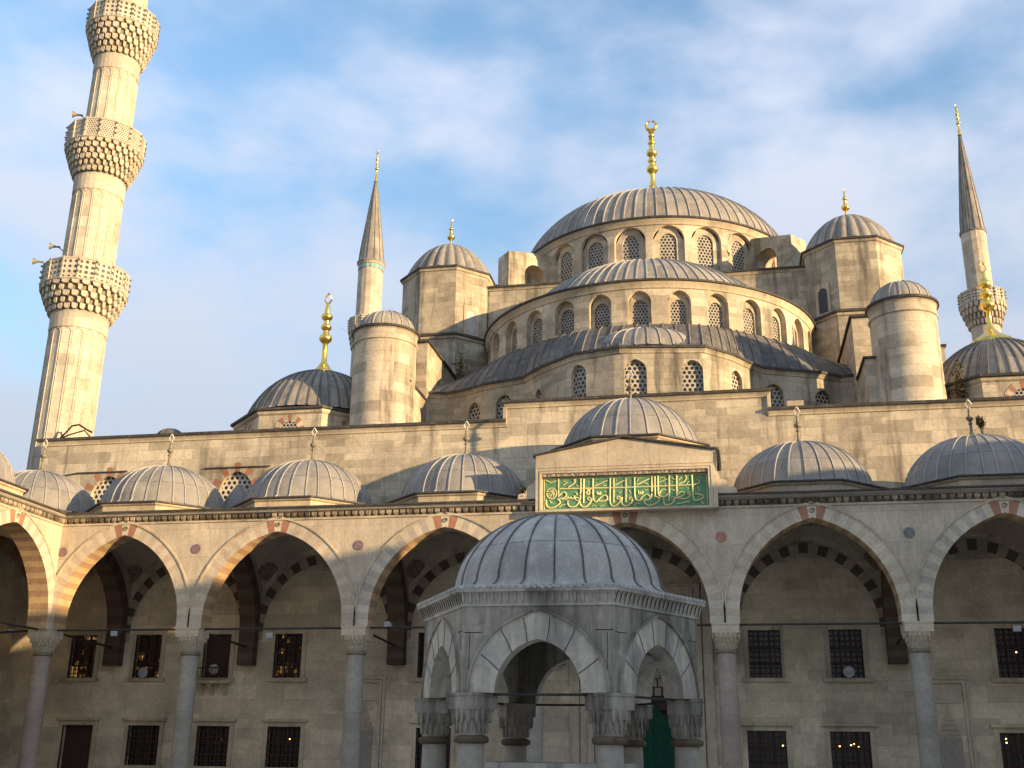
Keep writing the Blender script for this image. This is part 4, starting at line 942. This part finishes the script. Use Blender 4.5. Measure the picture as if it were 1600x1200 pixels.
# central block
mb = MB(); mb.box(-9.9, 10.3, 22.0, 46, 16.4, 30.1)
coping(mb, [(-9.9, 40), (-9.9, 22), (10.3, 22), (10.3, 40)], 30.3, 0.3, 0.12); mb.face([(-9.9, 22, 30.32), (10.3, 22, 30.32), (10.3, 46, 30.32), (-9.9, 46, 30.32)], 1)
mb.build('central_block', ['ashlar_dark', 'lead_edge'], mosque)
# main drum and dome
MC = (0.25, 34.0); MR = 9.82
md_ = drum('main_drum', MC, MR, 30.3, 35.35, -180, 180, [1.0+15*(k+0.5) for k in range(-8, 7)], 1.05, 0.56, 31.2, 34.0, 1.0, 33.95, 0.58, 0.28, 'lattice')
mb = MB(); pth = [(MC[0]+MR*sin(radians(t)), MC[1]-MR*cos(radians(t))) for t in range(-180, 181, 3)]
mb.sweep(pth, [(0, 35.0), (0.08, 35.05), (0.1, 35.2), (0.24, 35.36), (0.26, 35.42)], 0); mb.sweep(pth, [(0.26, 35.42), (0.36, 35.43), (0.36, 35.55), (-0.4, 35.66)], 1)
mb.build('main_eave', ['moulding', 'lead_edge'], mosque, smooth=35)
lead_dome('main_dome', mosque, MC, 9.9, 5.65, 35.55, 84, ('lead_big', 'rib'), cap=80, flare=0.12, rw=0.07, rh=0.07, n=18)
fo = finial(mosque, MC, 42.3, 6.8, [(0.36, 0.47), (0.468, 0.34), (0.568, 0.44), (0.70, 0.31), (0.793, 0.26)], 'gold', 'ring', 1.2, name='main_finial')
# little drain pipes / ledges on drum
# turrets
for sgn, cx in ((-1, -12.8), (1, 12.9)):
    C = (cx, 23.0)
    mb = MB(); base = ngon(C, 3.72, 8, pi/8); mb.prism(base, 16.4, 26.2, 0); mb.sweep(base, [(0, 25.95), (0.08, 26.0), (0.1, 26.15)], 0, True); mb.sweep(base, [(0.1, 26.15), (0.18, 26.16), (0.18, 26.28), (-0.7, 26.7)], 1, True)
    mb.build('turret_base', ['ashlar_dark', 'lead_edge'], mosque)
    mb = MB(); pg = ngon(C, 3.08, 8, pi/8); mb.prism(pg, 26.2, 31.05, 0, False); mb.sweep(pg, [(0, 30.85), (0.07, 30.9), (0.12, 31.05)], 0, True); mb.sweep(pg, [(0.12, 31.05), (0.2, 31.06), (0.2, 31.18), (-0.5, 31.42)], 1, True)
    to = mb.build('turret', ['ashlar_dark', 'lead_edge'], mosque)
    wx = cx-sgn*1.35*1.0
    w = MB(); s = -sgn
    # slit window in the inner front face
    nx, ny = s*sin(pi/4), -cos(pi/4); ap = 3.08*cos(pi/8)
    wc = Vector((C[0]+nx*ap, C[1]+ny*ap)); tt = Vector((-ny, nx))
    zz = 26.75
    Fs = lambda u, z, d: (wc.x+tt.x*u-nx*d, wc.y+tt.y*u-ny*d, z)
    wall(w, Fs, -0.55, 0.55, zz-0.1, 28.6, [dict(c=0, a=0.34, sill=zz, spring=28.0, h=0.34)], 0.05, 0, d0=-0.05)
    wo = w.build('small_window', 'moulding', to)
    plate(Fs, dict(c=0, a=0.34, sill=zz, spring=28.0, h=0.34), -0.02, 'pane', 'lampwhite' if sgn < 0 else 'glassdark', to)
    d = lead_dome('turret_dome', mosque, C, 2.82, 2.65, 31.25, 24, ('lead_big', 'rib_dark'), cap=58, flare=0.1, rw=0.12, rh=0.04, n=12, flute=0.07, rot=0.13)
    finial(d, C, 33.8, 2.2, [(0.38, 0.27), (0.54, 0.12), (0.66, 0.16)], 'gold', 'drop', 0.55)
    # buttress walls running towards the court
    xi = C[0]-sgn*1.55
    xo = C[0]+sgn*0.9
    mb = MB(); a, b = min(xi, xo), max(xi, xo)
    mb.box(a, b, 12.8, 20.2, 16.4, 23.15, 0); mb.box(a-0.12, b+0.12, 12.66, 20.2, 23.15, 23.27, 1)
    mb.box(a+0.05, b-0.0, 9.6, 12.799, 16.4, 19.75, 0); mb.box(a-0.05, b+0.1, 9.5, 12.79, 19.751, 19.86, 1)
    mb.box(a, b, 20.2, 23, 16.4, 23.15, 0)
    mb.build('buttress_wall', ['ashlar', 'lead_edge'], mosque)
    # pierced radial buttress against the drum
    D_ = Vector((C[0]-MC[0], C[1]-MC[1])).normalized(); Pp = Vector((-D_.y, D_.x))
    Fr = lambda u, z, d: (MC[0]+D_.x*u+Pp.x*(d-0.75), MC[1]+D_.y*u+Pp.y*(d-0.75), z)
    mb = MB(); zt = (lambda u: 34.8-(u-9.7)*0.14) if sgn < 0 else (lambda u: 34.9-(u-9.7)*0.28)
    wall(mb, Fr, 9.6, 13.0, 30.3, zt, [dict(c=10.9, a=0.82, sill=30.3, spring=32.9, h=0.82, n=7)], 1.5, 0, back=True)
    q = [(9.6, 0), (13.0, 0), (13.0, 1.5), (9.6, 1.5)]
    mb.face([Fr(u, zt(u)+(0.12 if abs(d-0.75) < .1 else 0), d) for u, d in q]); mb.face([Fr(13.0, 30.3, 0), Fr(13.0, 30.3, 1.5), Fr(13.0, zt(13), 1.5), Fr(13.0, zt(13), 0)])
    mb.build('drum_buttress', 'ashlar', mosque)
    # parapet wall stepping from turret to the buttress
    mb = MB(); Fc = lambda u, z, d: (MC[0]+D_.x*u+Pp.x*(d-1.3), MC[1]+D_.y*u+Pp.y*(d-1.3), z)
    wall(mb, Fc, 12.7, 15.2, 30.0, lambda u: 31.0+(u-12.7)*0.1, [], 2.6, 0, back=True)
    mb.face([Fc(12.7, 30, 0), Fc(12.7, 30, 2.6), Fc(12.7, 31, 2.6), Fc(12.7, 31, 0)])
    mb.face([Fc(12.6, 31.02, -0.1), Fc(15.2, 31.27, -0.1), Fc(15.2, 31.27, 2.7), Fc(12.6, 31.02, 2.7)], 1); mb.face([Fc(12.6, 31.02, -0.1), Fc(15.2, 31.27, -0.1), Fc(15.2, 31.37, -0.1), Fc(12.6, 31.12, -0.1)], 1)
    mb.face([Fc(12.6, 31.12, -0.1), Fc(15.2, 31.37, -0.1), Fc(15.2, 31.37, 2.7), Fc(12.6, 31.12, 2.7)], 1)
    mb.build('turret_parapet', ['ashlar', 'lead_edge'], mosque)
# cylinders
for cx, R, zt in ((-12.76, 1.66, 22.55), (13.38, 1.57, 22.4)):
    mb = MB(); C = (cx, 10.0)
    mb.lathe([(R+0.12, 16.3), (R+0.12, 16.75), (R, 17.0), (R-0.02, zt-0.75), (R+0.05, zt-0.7), (R+0.05, zt-0.62), (R-0.01, zt-0.58), (R, zt-0.15), (R+0.07, zt-0.08)], 48, C, 0, uscale=R)
    mb.lathe([(R+0.07, zt-0.08), (R+0.15, zt-0.07), (R+0.15, zt+0.05), (R-0.2, zt+0.12)], 48, C, 1)
    co = mb.build('round_tower', ['ashlar', 'lead_edge'], mosque, smooth=30)
    lead_dome('tower_cap', mosque, C, R-0.1, 1.25, zt+0.06, 18, ('lead_big', 'rib'), flare=0.05, rw=0.07, rh=0.05, n=8, flute=0.03)
# corner domes
for cx, sgn in ((-17.4, -1), (18.1, 1)):
    C = (cx, 13.2); pg = ngon(C, 4.5, 8, pi/8)
    mb = MB(); mb.prism(pg, 16.4, 18.3, 0, False); mb.sweep(pg, [(0, 18.1), (0.1, 18.18), (0.14, 18.32)], 0, True); mb.sweep(pg, [(0.14, 18.32), (0.26, 18.34), (0.26, 18.46), (-1.0, 18.75)], 1, True)
    bo = mb.build('corner_dome_base', ['ashlar', 'lead_edge'], mosque)
    for k in range(8):
        an = -pi/2+k*pi/4
        if sin(an) > 0.1: continue
        nx, ny = cos(an), sin(an); ap = 4.5*cos(pi/8); tt = (-ny, nx)
        Fk = lambda u, z, d: (C[0]+nx*(ap-d)+tt[0]*u, C[1]+ny*(ap-d)+tt[1]*u, z)
        vb = MB(); voussoirs(vb, Fk, 0, 0.48, 16.7, 17.25, 0.5, 0.36, -0.015, 0.0, 15, lambda i: 1 if i % 2 else 0)
        vb.build('window_arch', ['ashlar', 'vred'], bo)
        plate(Fk, dict(c=0, a=0.47, sill=16.5, spring=17.25, h=0.49), -0.008, 'window', 'lattice_fine', bo)
    lead_dome('corner_dome', mosque, C, 3.97 if sgn < 0 else 3.7, 3.08 if sgn < 0 else 3.1, 18.66 if sgn < 0 else 18.45, 46, ('lead_big', 'rib_dark'), cap=70 if sgn < 0 else 60, flare=0.15, rw=0.08, rh=0.06, n=14)
    finial(mosque, C, 21.6, 5.1 if sgn < 0 else 4.4, [(0.45, 0.38), (0.585, 0.31), (0.71, 0.33)], 'gold', 'drop', 1.05, name='corner_finial')
mb = MB(); C = (-26.3, 13.2); mb.lathe([(0.95, 16.4), (0.95, 18.0), (1.02, 18.05)], 20, C); mb.build('lantern_base', 'ashlar', mosque)
lead_dome('lantern_dome', mosque, C, 0.92, 0.85, 18.05, 14, ('lead_dark', 'rib_dark'), flare=0.05, rw=0.04, rh=0.03, n=7)
mb = MB(); mb.box(15.4, 17.2, 20, 24, 16.4, 23.9); mb.box(15.3, 17.3, 19.9, 24.1, 23.9, 24.02, 1); mb.build('rear_block', ['ashlar', 'lead_edge'], mosque)
mb = MB(); mb.box(7.5, 8.25, 7.6, 8.1, 16.45, 17.2); mb.build('roof_vent_box', 'moulding', mosque)
mb = MB(); mb.box(-7.9, -7.2, 7.6, 8.1, 16.45, 17.0); mb.build('roof_vent_box', 'moulding', mosque)

# ------------------------------------------------------------ minarets
def balcony(root, zb, zr, zt, rs, R, fine=False, tiers=4):
    H = zr-zb; mb = MB()
    prof = [(rs, zb-0.05)]
    for j in range(tiers):
        r = rs+(R-rs)*((j/tiers)**0.8); prof += [(r-0.02, zb+H*j/tiers), (r-0.0, zb+H*(j+0.93)/tiers), (rs+(R-rs)*(((j+1)/tiers)**0.8), zb+H*(j+1)/tiers-0.01)]
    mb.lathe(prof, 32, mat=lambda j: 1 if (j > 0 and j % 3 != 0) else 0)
    for j in range(tiers):
        k = (j+0.75)/tiers; r = rs+(R-rs)*(k**0.8)+0.06; n = 30 if fine else 26
        z0 = zb+H*j/tiers; hh = H/tiers
        for i in range(n):
            a = 2*pi*(i+(0.5 if j % 2 else 0))/n; ca, sa = cos(a), sin(a); w = r*pi/n*((0.66, 0.40)[j % 2] if j < tiers-1 else 0.7)
            def P(rr, s_, z): return (rr*ca-s_*sa, rr*sa+s_*ca, z)
            ri = rs+(R-rs)*((j/tiers)**0.8)-0.1
            f = [P(r, -w, z0+hh*1.0), P(r, w, z0+hh*1.0), P(r, w, z0+hh*0.25), P(r-0.03, w*0.45, z0-hh*0.02), P(r-0.03, -w*0.45, z0-hh*0.02), P(r, -w, z0+hh*0.25)]
            mb.face(f)
            for s_ in (-1, 1): mb.face([P(r, s_*w, z0+hh), P(r, s_*w, z0+hh*0.25), P(r-0.03, s_*w*0.45, z0-hh*0.02), P(ri, s_*w*0.45, z0+hh*0.1), P(ri, s_*w, z0+hh)])
            mb.face([P(r-0.03, -w*0.45, z0-hh*0.02), P(r-0.03, w*0.45, z0-hh*0.02), P(ri, w*0.45, z0+hh*0.1), P(ri, -w*0.45, z0+hh*0.1)])
    bo = mb.build('balcony', ['minaret', 'sootshade'], root)
    rb = MB(); n = 16; pg = [(R*1.01*cos(2*pi*k/n), R*1.01*sin(2*pi*k/n)) for k in range(n)]
    s = 2*R*1.01*sin(pi/n)
    for k in range(n):
        a, b = pg[k], pg[(k+1) % n]
        rb.face([(*a, zr), (*b, zr), (*b, zt), (*a, zt)], 0, [(0.06, 0.1), (0.06+s, 0.1), (0.06+s, 0.1+zt-zr), (0.06, 0.1+zt-zr)])
        i0 = 0.93; rb.face([(a[0]*i0, a[1]*i0, zr), (b[0]*i0, b[1]*i0, zr), (b[0]*i0, b[1]*i0, zt), (a[0]*i0, a[1]*i0, zt)], 1)
        rb.face([(*a, zt), (*b, zt), (b[0]*i0, b[1]*i0, zt), (a[0]*i0, a[1]*i0, zt)], 1)
        t = Vector((-(a[1]), a[0], 0)).normalized()*0.055; A = Vector((a[0], a[1], 0)); o_ = A.normalized()*0.05
        q = [A-t-o_, A+t-o_, A+t+o_, A-t+o_]
        rb.prism([(p.x, p.y) for p in q], zr-0.02, zt+0.05, 1)
        if not fine or True:
            for m in range(3):
                c = A+A.normalized()*0.1; z = zr+(zt-zr)*(0.25+0.28*m)
                rb.box(c.x-0.035, c.x+0.035, c.y-0.035, c.y+0.035, z, z+0.09, 2)
    rb.sweep(pg, [(0.0, zr-0.12), (0.09, zr-0.06), (0.09, zr), (0, zr+0.02)], 1, False); rb.sweep([pg[-1], pg[0]], [(0.0, zr-0.12), (0.09, zr-0.06), (0.09, zr), (0, zr+0.02)], 1)
    rb.sweep(pg+[pg[0]], [(0.0, zt-0.1), (0.03, zt-0.08), (0.03, zt+0.01)], 1)
    rb.build('balustrade', ['pierced_fine' if fine else 'pierced', 'minaret', 'bronze'], bo)
    fl = MB(); fl.lathe([(R, zr-0.02), (rs*0.8, zr-0.01)], 24); fl.build('balcony_floor', 'minaret', bo)
    return bo
def shaft(root, r, z0, z1, n=16, taper=0.97, panel=True, mat='minaret'):
    mb = MB(); ztop = z1-1.0 if panel else z1
    for k in range(n):
        a0, a1 = 2*pi*k/n, 2*pi*(k+1)/n
        def P(a, rr, z): return (rr*cos(a), rr*sin(a), z)
        zs = [z0+(ztop-z0)*j/4 for j in range(5)]
        for za, zb in zip(zs[:-1], zs[1:]):
            ra = r*(1-(1-taper)*(za-z0)/(z1-z0)); rb = r*(1-(1-taper)*(zb-z0)/(z1-z0))
            mb.face([P(a0, ra, za), P(a1, ra, za), P(a1, rb, zb), P(a0, rb, zb)], 0, [(a0*r, za), (a1*r, za), (a1*r, zb), (a0*r, zb)])
    if panel:
        rt = r*taper
        mb.lathe([(rt*0.998, ztop), (rt*1.03, ztop+0.05), (rt*1.035, z1-0.1), (rt*1.06, z1)], 32, mat=0, uscale=r)
        for k in range(n):
            a0, a1 = 2*pi*k/n, 2*pi*(k+1)/n; g = 0.09*(a1-a0); N = 6
            pts = [(a0+g, z0+0.2)]+[((a0+a1)/2-(a1-a0)*0.41*cos(pi*j/N), ztop-0.25+0.2*sin(pi*j/N)) for j in range(N+1)]+[(a1-g, z0+0.2)]
            P3 = []
            for a, z in pts:
                m = (a0+a1)/2; rr = (r*(1-(1-taper)*(z-z0)/(z1-z0)))*cos((a1-a0)/2)/cos(a-m)+0.012
                P3.append((rr*cos(a), rr*sin(a), z))
            mb.tube(P3, 0.026, 4, cap=False)
    return mb.build('shaft', mat, root)
def spire(root, r, z0, z1, zf, mat='lead_big', bulbs=((0.28, 0.22), (0.45, 0.17), (0.62, 0.2), (0.78, 0.13))):
    mb = MB(); prof = [(r*1.08, z0-0.12), (r*1.1, z0), (r*0.98, z0+0.25)]+[(r*0.98*(1-k/10)**0.94+0.04, z0+0.25+(z1-z0-0.25)*k/10) for k in range(1, 11)]
    mb.lathe(prof, 20, uscale=20/(2*pi)*1.0)
    s = mb.build('spire', mat, root, smooth=50)
    rb = MB()
    for k in range(12):
        a = 2*pi*k/12; rb.tube([((rr+0.01)*cos(a), (rr+0.01)*sin(a), z) for rr, z in prof[1:]], [0.045]*3+[0.04-0.003*i for i in range(len(prof)-4)], 4)
    rb.build('ribs', 'rib_dark', s)
    finial(root, (0, 0), z1-0.1, zf-z1, bulbs, 'gold', 'drop', 0.16)
m1 = thing('minaret', 'tall minaret with three balconies rising out of the top left of the picture', 'minaret', (-29.85, 8.4, 0))
sb = MB(); sb.box(-1.9, 1.9, -1.6, 1.9, 0, 9.0); sb.build('base', 'ashlar', m1)
shaft(m1, 1.53, 9.0, 23.95, taper=0.965); balcony(m1, 23.95, 25.5, 26.7, 1.5, 2.24, False, 5)
shaft(m1, 1.40, 25.5, 32.3); balcony(m1, 32.4, 34.25, 35.4, 1.37, 2.10, True, 6)
shaft(m1, 1.30, 34.3, 40.3); balcony(m1, 40.3, 42.35, 43.5, 1.28, 1.98, False, 6)
shaft(m1, 1.18, 42.4, 50.0); spire(m1, 1.2, 50.0, 60, 63)
m2 = thing('minaret', 'slender minaret left of the domes with a turquoise tile band under its spire', 'minaret', (-31.2, 60, 0))
shaft(m2, 1.55, 0, 41.05, panel=False); balcony(m2, 41.05, 43.3, 44.3, 1.45, 1.95, False, 4)
shaft(m2, 1.33, 43.4, 50.0, panel=False, taper=0.99)
tl = MB()
for k in range(48):
    a, b = 2*pi*k/48, 2*pi*(k+1)/48; tl.lathe([(1.33, 50.03), (1.36, 50.06), (1.36, 50.46), (1.33, 50.49)], 1, (0, 0), 1 if k % 3 == 0 else 0, a, b)
tl.build('tile_band', ['tile', 'minaret'], m2)
mb = MB(); mb.lathe([(1.33, 49.95), (1.31, 50.02), (1.31, 50.5), (1.38, 50.55), (1.46, 50.75)], 32); mb.build('collar', 'minaret', m2)
spire(m2, 1.38, 50.85, 61.5, 64.9)
m3 = thing('minaret', 'slender minaret with one balcony at the far right behind the gold finial', 'minaret', (29.25, 60, 0))
shaft(m3, 1.32, 0, 39.8, panel=False); balcony(m3, 39.8, 42.0, 43.2, 1.25, 2.02, False, 4)
shaft(m3, 1.15, 42.1, 49.5, panel=False, taper=0.99); spire(m3, 1.12, 49.6, 61.0, 64.0)
for i, (z, r_) in enumerate(((36.6, 1.30), (28.15, 1.42), (27.3, 2.3))):
    lab = ['loudspeaker horn above the middle balcony of the tall minaret', 'upper loudspeaker horn beside the lower balcony of the tall minaret', 'lower loudspeaker horn sticking out over the lower balcony of the tall minaret'][i]
    h = thing('loudspeaker', lab, 'loudspeaker', (-29.95-r_-0.15, 8.2-0.5, z), pi+0.4, 'horn loudspeakers on the tall minaret')
    mb = MB(); mb.lathe([(0.21, 0.36), (0.16, 0.30), (0.09, 0.18), (0.05, 0.02), (0.06, -0.2), (0.0, -0.22)], 14)
    mb.v = [(z_, x_, y_) for x_, y_, z_ in mb.v]; mb.build('horn', 'bronze', h, smooth=50)
    b = MB(); b.tube([(-0.1, 0, 0), (-0.45, -0.1, -0.25)], 0.03, 5); b.build('bracket', 'iron', h)

# ------------------------------------------------------------ ablution kiosk
KC = (0.38, -16.0)
kiosk = thing('ablution_fountain', 'weathered grey hexagonal fountain kiosk with a pale lead dome in the shaded courtyard', 'fountain', (KC[0], KC[1], 0))
KZ = 2.81
def hexv(R, k): a = radians(60*k); return Vector((R*cos(a), R*sin(a)))
for k in range(6):
    A, B = hexv(3.26, k), hexv(3.26, k+1); d = (B-A).normalized(); n = Vector((d.y, -d.x)); L = (B-A).length
    F = lambda u, z, dd: (A.x+d.x*u-n.x*dd, A.y+d.y*u-n.y*dd, z)
    mb = MB(); wall(mb, F, 0, L, KZ, 4.62, [dict(c=L/2, a=0.93, sill=KZ, spring=KZ, h=1.1, n=14, noreveal=True)], 0.5, 0, back=True)
    for a_, b_ in ((0, L/2-0.93), (L/2+0.93, L)): mb.face([F(a_, KZ, 0), F(b_, KZ, 0), F(b_, KZ, .5), F(a_, KZ, .5)])
    for u0_, u1_, z_ in ((0.03, L/2-1.22, 4.06), (L/2+1.22, L-0.03, 4.1)): mb.tube([F(u0_, z_, -0.001), F((u0_+u1_)/2, z_-0.008, -0.001), F(u1_, z_, -0.001)], 0.010, 4, 1)
    for u_ in (0.14, L-0.16): mb.tube([F(u_, 3.3+0.4*(k % 2), -0.001), F(u_+0.01, 4.05, -0.001)], 0.007, 4, 1)
    mb.build('spandrel_wall', ['kiosk_wall', 'iron'], kiosk)
    vb = MB(); voussoirs(vb, F, L/2, 0.93, KZ, KZ, 1.1, 0.55, -0.02, 0.5, 7, lambda i: i % 3, mould=(3, 0.05, 0.05), seg=4)
    # dark joints between the big voussoirs
    P = arch_pts(L/2, 0.93, KZ, KZ, 1.1, 40)
    for j in range(1, 7):
        idx = int(len(P)*(j+0.12*sin(j*5+k))/7); x, z = P[idx]; xn = x-L/2; ang = math.atan2(z-KZ+0.25, xn)
        vb.tube([F(x, z, -0.022), F(x+0.26*cos(ang)+0.012, z+0.26*sin(ang), -0.022), F(x+0.52*cos(ang), z+0.52*sin(ang), -0.022)], 0.010, 4, 4)
    vb.build('arch', ['kiosk_pale', 'grey_marble', 'kiosk_pale', 'kiosk_wall', 'iron'], kiosk)
    t = MB(); p, q = hexv(2.93, k), hexv(2.93, k+1); t.tube([(p.x, p.y, KZ-0.02), (q.x, q.y, KZ-0.02)], 0.03, 6); t.build('tie_rod', 'iron', kiosk)
for k in range(6):
    p = hexv(2.93, k)
    c = make_column(kiosk, 0.28, 0.15, 1.88, KZ, 0.39, 'column_stone', (p.x, p.y, 0), 'kiosk_wall', 'darkstone', teeth=4, tiers=2, ringr=1.3)
    c.rotation_euler = (0, 0, radians(60*k))
H3 = [tuple(hexv(3.26, k)) for k in range(6)]
mb = MB(); mb.sweep(H3, [(-0.04, 4.6), (0.03, 4.61), (0.03, 4.66), (0.05, 4.72), (0.08, 4.84), (0.13, 4.89)], 0, True)
for k in range(6):
    A, B = hexv(3.26, k), hexv(3.26, k+1); d = (B-A).normalized(); n = Vector((d.y, -d.x)); L = (B-A).length; m_ = 20
    for i in range(m_+1):
        u = L*(i)/m_; w = 0.022
        pr = [(0.045, 4.665), (0.08, 4.72), (0.12, 4.84), (0.16, 4.89)]
        for (o0, z0), (o1, z1) in zip(pr[:-1], pr[1:]):
            def Q(uu, o, z): return (A.x+d.x*uu*(1)+n.x*o, A.y+d.y*uu+n.y*o, z)
            mb.face([Q(u-w, o0, z0), Q(u+w, o0, z0), Q(u+w, o1, z1), Q(u-w, o1, z1)], 0)
            for s in (-w, w): mb.face([Q(u+s, o0, z0), Q(u+s, o1, z1), Q(u+s, o1-0.08, z1), Q(u+s, o0-0.08, z0)], 1)
mb.sweep(H3, [(0.13, 4.89), (0.18, 4.90), (0.19, 4.98), (0.0, 5.0)], 0, True)
mb.build('cornice', ['grey_marble', 'darkstone'], kiosk)
# scalloped lead edge
mb = MB()
for k in range(6):
    A, B = hexv(3.49, k), hexv(3.49, k+1); a2, b2 = hexv(2.4, k), hexv(2.4, k+1); N = 88
    for i in range(N):
        u0, u1 = i/N, (i+1)/N
        def S(u, out): 
            p = A.lerp(B, u)*(1 if out else 1); z = 5.02+0.022*sin(u*22*2*pi)
            return (p.x, p.y, z)
        def I(u): p = a2.lerp(b2, u); return (p.x, p.y, 5.2)
        mb.face([S(u0, 1), S(u1, 1), I(u1), I(u0)], 0)
        p0, p1 = S(u0, 1), S(u1, 1); mb.face([(p0[0], p0[1], p0[2]-0.05), (p1[0], p1[1], p1[2]-0.05), p1, p0], 0)
mb.build('eave', 'lead_kiosk', kiosk, smooth=30)
lead_dome('lead_dome', kiosk, (0, 0), 2.5, 2.03, 5.08, 24, ('lead_kiosk', 'rib_dark'), flare=0.3, rw=0.03, rh=0.03, n=16, rot=0.12)
mb = MB(); mb.lathe([(2.3, 4.55), (1.9, 5.6), (1.0, 6.5), (0, 6.8)], 24); mb.build('inner_dome', 'sootshade', kiosk, smooth=60)  # interior shade put into the dome's dark colour
mb = MB(); mb.prism([tuple(hexv(3.6, k)) for k in range(6)], 0.0, 0.15, 0); mb.build('plinth', 'grey_marble', kiosk)
mb = MB(); mb.lathe([(1.75, 0.15), (1.75, 1.25), (1.85, 1.3), (1.85, 1.42), (1.6, 1.42)], 12); mb.lathe([(1.6, 1.42), (1.6, 1.1), (0, 1.1)], 12)
mb.build('basin', 'grey_marble', kiosk)

# ------------------------------------------------------------ small things
def flood(label, loc, rz, round_=False):
    t = thing('floodlight', label, 'floodlight', loc, rz, 'floodlights on the arcade')
    mb = MB()
    if round_:
        mb.lathe([(0.0, -0.2), (0.13, -0.18), (0.2, -0.02), (0.23, 0.1), (0.2, 0.12)], 18); mb.v = [(x, -z, y+0.22) for x, y, z in mb.v]
        mb.build('housing', 'lampwhite', t, smooth=50)
        g = MB(); g.lathe([(0.2, 0.0), (0.0, 0.03)], 18); g.v = [(x, -z-0.1, y+0.22) for x, y, z in g.v]; g.build('glass', 'lens', t)
    else:
        mb.box(-0.10, 0.10, -0.09, 0.12, -0.07, 0.07); mb.box(-0.13, 0.13, -0.13, -0.09, -0.10, 0.10); mb.build('housing', 'lampwhite', t)
        g = MB(); g.box(-0.11, 0.11, -0.136, -0.131, -0.08, 0.08); g.build('glass', 'lens', t)
    b = MB(); b.tube([(-0.14, 0, 0), (-0.14, 0.02, 0.2), (0.14, 0.02, 0.2), (0.14, 0, 0)], 0.015, 4) if not round_ else b.tube([(0, 0, 0), (0, 0, 0.1)], 0.04, 5)
    b.build('bracket', 'iron', t)
flood('white floodlight clipped to the tie rod in the leftmost full arch', (-20.72, 0.4, 6.12), 0.3)
flood('floodlight hanging from the rod beside the left corner column', (-25.6, 0.5, 6.25), 0.8)
flood('small floodlight on the tie rod just right of the third column', (-8.9, 0.4, 6.4), -0.3)
flood('pale box lamp hanging in front of the fourth upper window', (-13.85, 0.42, 6.0), 0.1)
flood('pale box lamp hanging in the arch at the right edge', (14.45, 0.42, 6.05), 0.0)
flood('round lamp standing on the sill of the second upper window', (-22.25, WF-0.3, 4.72), 0.1, True)
flood('round lamp standing on the little balcony behind the second column', (-18.75, WF-0.32, 4.86), 0.1, True)
flood('round lamp standing on an upper window sill in the right part of the arcade', (9.1, WF-0.3, 4.72), -0.1, True)
for i, (p, q, sag, lab) in enumerate((((-28.2, 8.2, 42.0), (-12.9, 45, 37.9), 1.2, 'thin festoon cable running from the top balcony of the tall minaret'),
                            ((-28.1, 8.2, 33.2), (-16, 30, 27.5), 1.2, 'thin festoon cable running from the middle balcony of the tall minaret'))):
    mb = MB(); P, Q = Vector(p), Vector(q)
    mb.tube([P.lerp(Q, k/30)-Vector((0, 0, sag*4*(k/30)*(1-k/30))) for k in range(31)], 0.009, 4)
    tag(mb.build('cable', 'lampwhite'), lab, 'cable', 'festoon cables on the tall minaret')
cb = MB()
cb.tube([(-29.0, 6.9, 16.7), (-28.6, 6.7, 16.9), (-28.2, 6.6, 17.25), (-27.8, 6.6, 17.3), (-27.3, 6.5, 17.0), (-26.9, 6.4, 16.8)], 0.05, 5)
cb.tube([(-29.1, 6.8, 16.6), (-28.2, 6.5, 16.75), (-27.4, 6.5, 16.95), (-27.0, 6.4, 16.6)], 0.04, 5)
tag(cb.build('cable_bundle', 'rust'), 'tangle of cables on the wall top at the foot of the tall minaret', 'cable')
def plant(name, label, loc, h, n, sp, seed):
    rnd = random.Random(seed); t = thing(name, label, 'plant', loc)
    st = MB(); lf = MB()
    for k in range(n):
        a = rnd.uniform(0, 2*pi); top = Vector((cos(a)*sp*rnd.random(), sin(a)*sp*rnd.random(), h*rnd.uniform(0.5, 1)))
        mid = top*0.5+Vector((rnd.uniform(-.1, .1), 0, 0.1)); st.tube([(0, 0, -0.3), mid, top], 0.015, 4)
        for j in range(34):
            c = Vector((0, 0, 0)).lerp(top, rnd.uniform(0.25, 1.05))+Vector([rnd.gauss(0, sp*0.22) for _ in range(3)])
            u = Vector([rnd.uniform(-1, 1) for _ in range(3)]).normalized(); w = u.cross(Vector((0.3, 0.2, 1))).normalized()
            s_ = rnd.uniform(0.05, 0.11); lf.face([c, c+u*s_+w*s_*0.5, c+u*s_*2, c+u*s_-w*s_*0.5])
    st.build('stems', 'stem', t); lf.build('leaves', 'leaf', t)
plant('wall_shrub', 'dry shrub growing on the roof beside the right round tower', (15.5, 9.6, 16.6), 2.7, 12, 0.45, 3)
plant('wall_weed', 'small weed rooted at the left foot of the portal gable', (-3.3, -0.15, 11.15), 0.45, 6, 0.18, 5)
plant('wall_weed', 'small weed by the finial of the rightmost visible arcade dome', (14.75, 3.0, 14.2), 0.5, 6, 0.14, 9)

plant('wall_ivy', 'dark green growth clinging to the corner beneath the left turret', (-10.3, 16.9, 20.6), 3.4, 16, 0.5, 11)
plant('wall_ivy', 'dark green growth clinging to the corner beneath the right turret', (10.6, 15.6, 17.6), 2.6, 16, 0.5, 12)
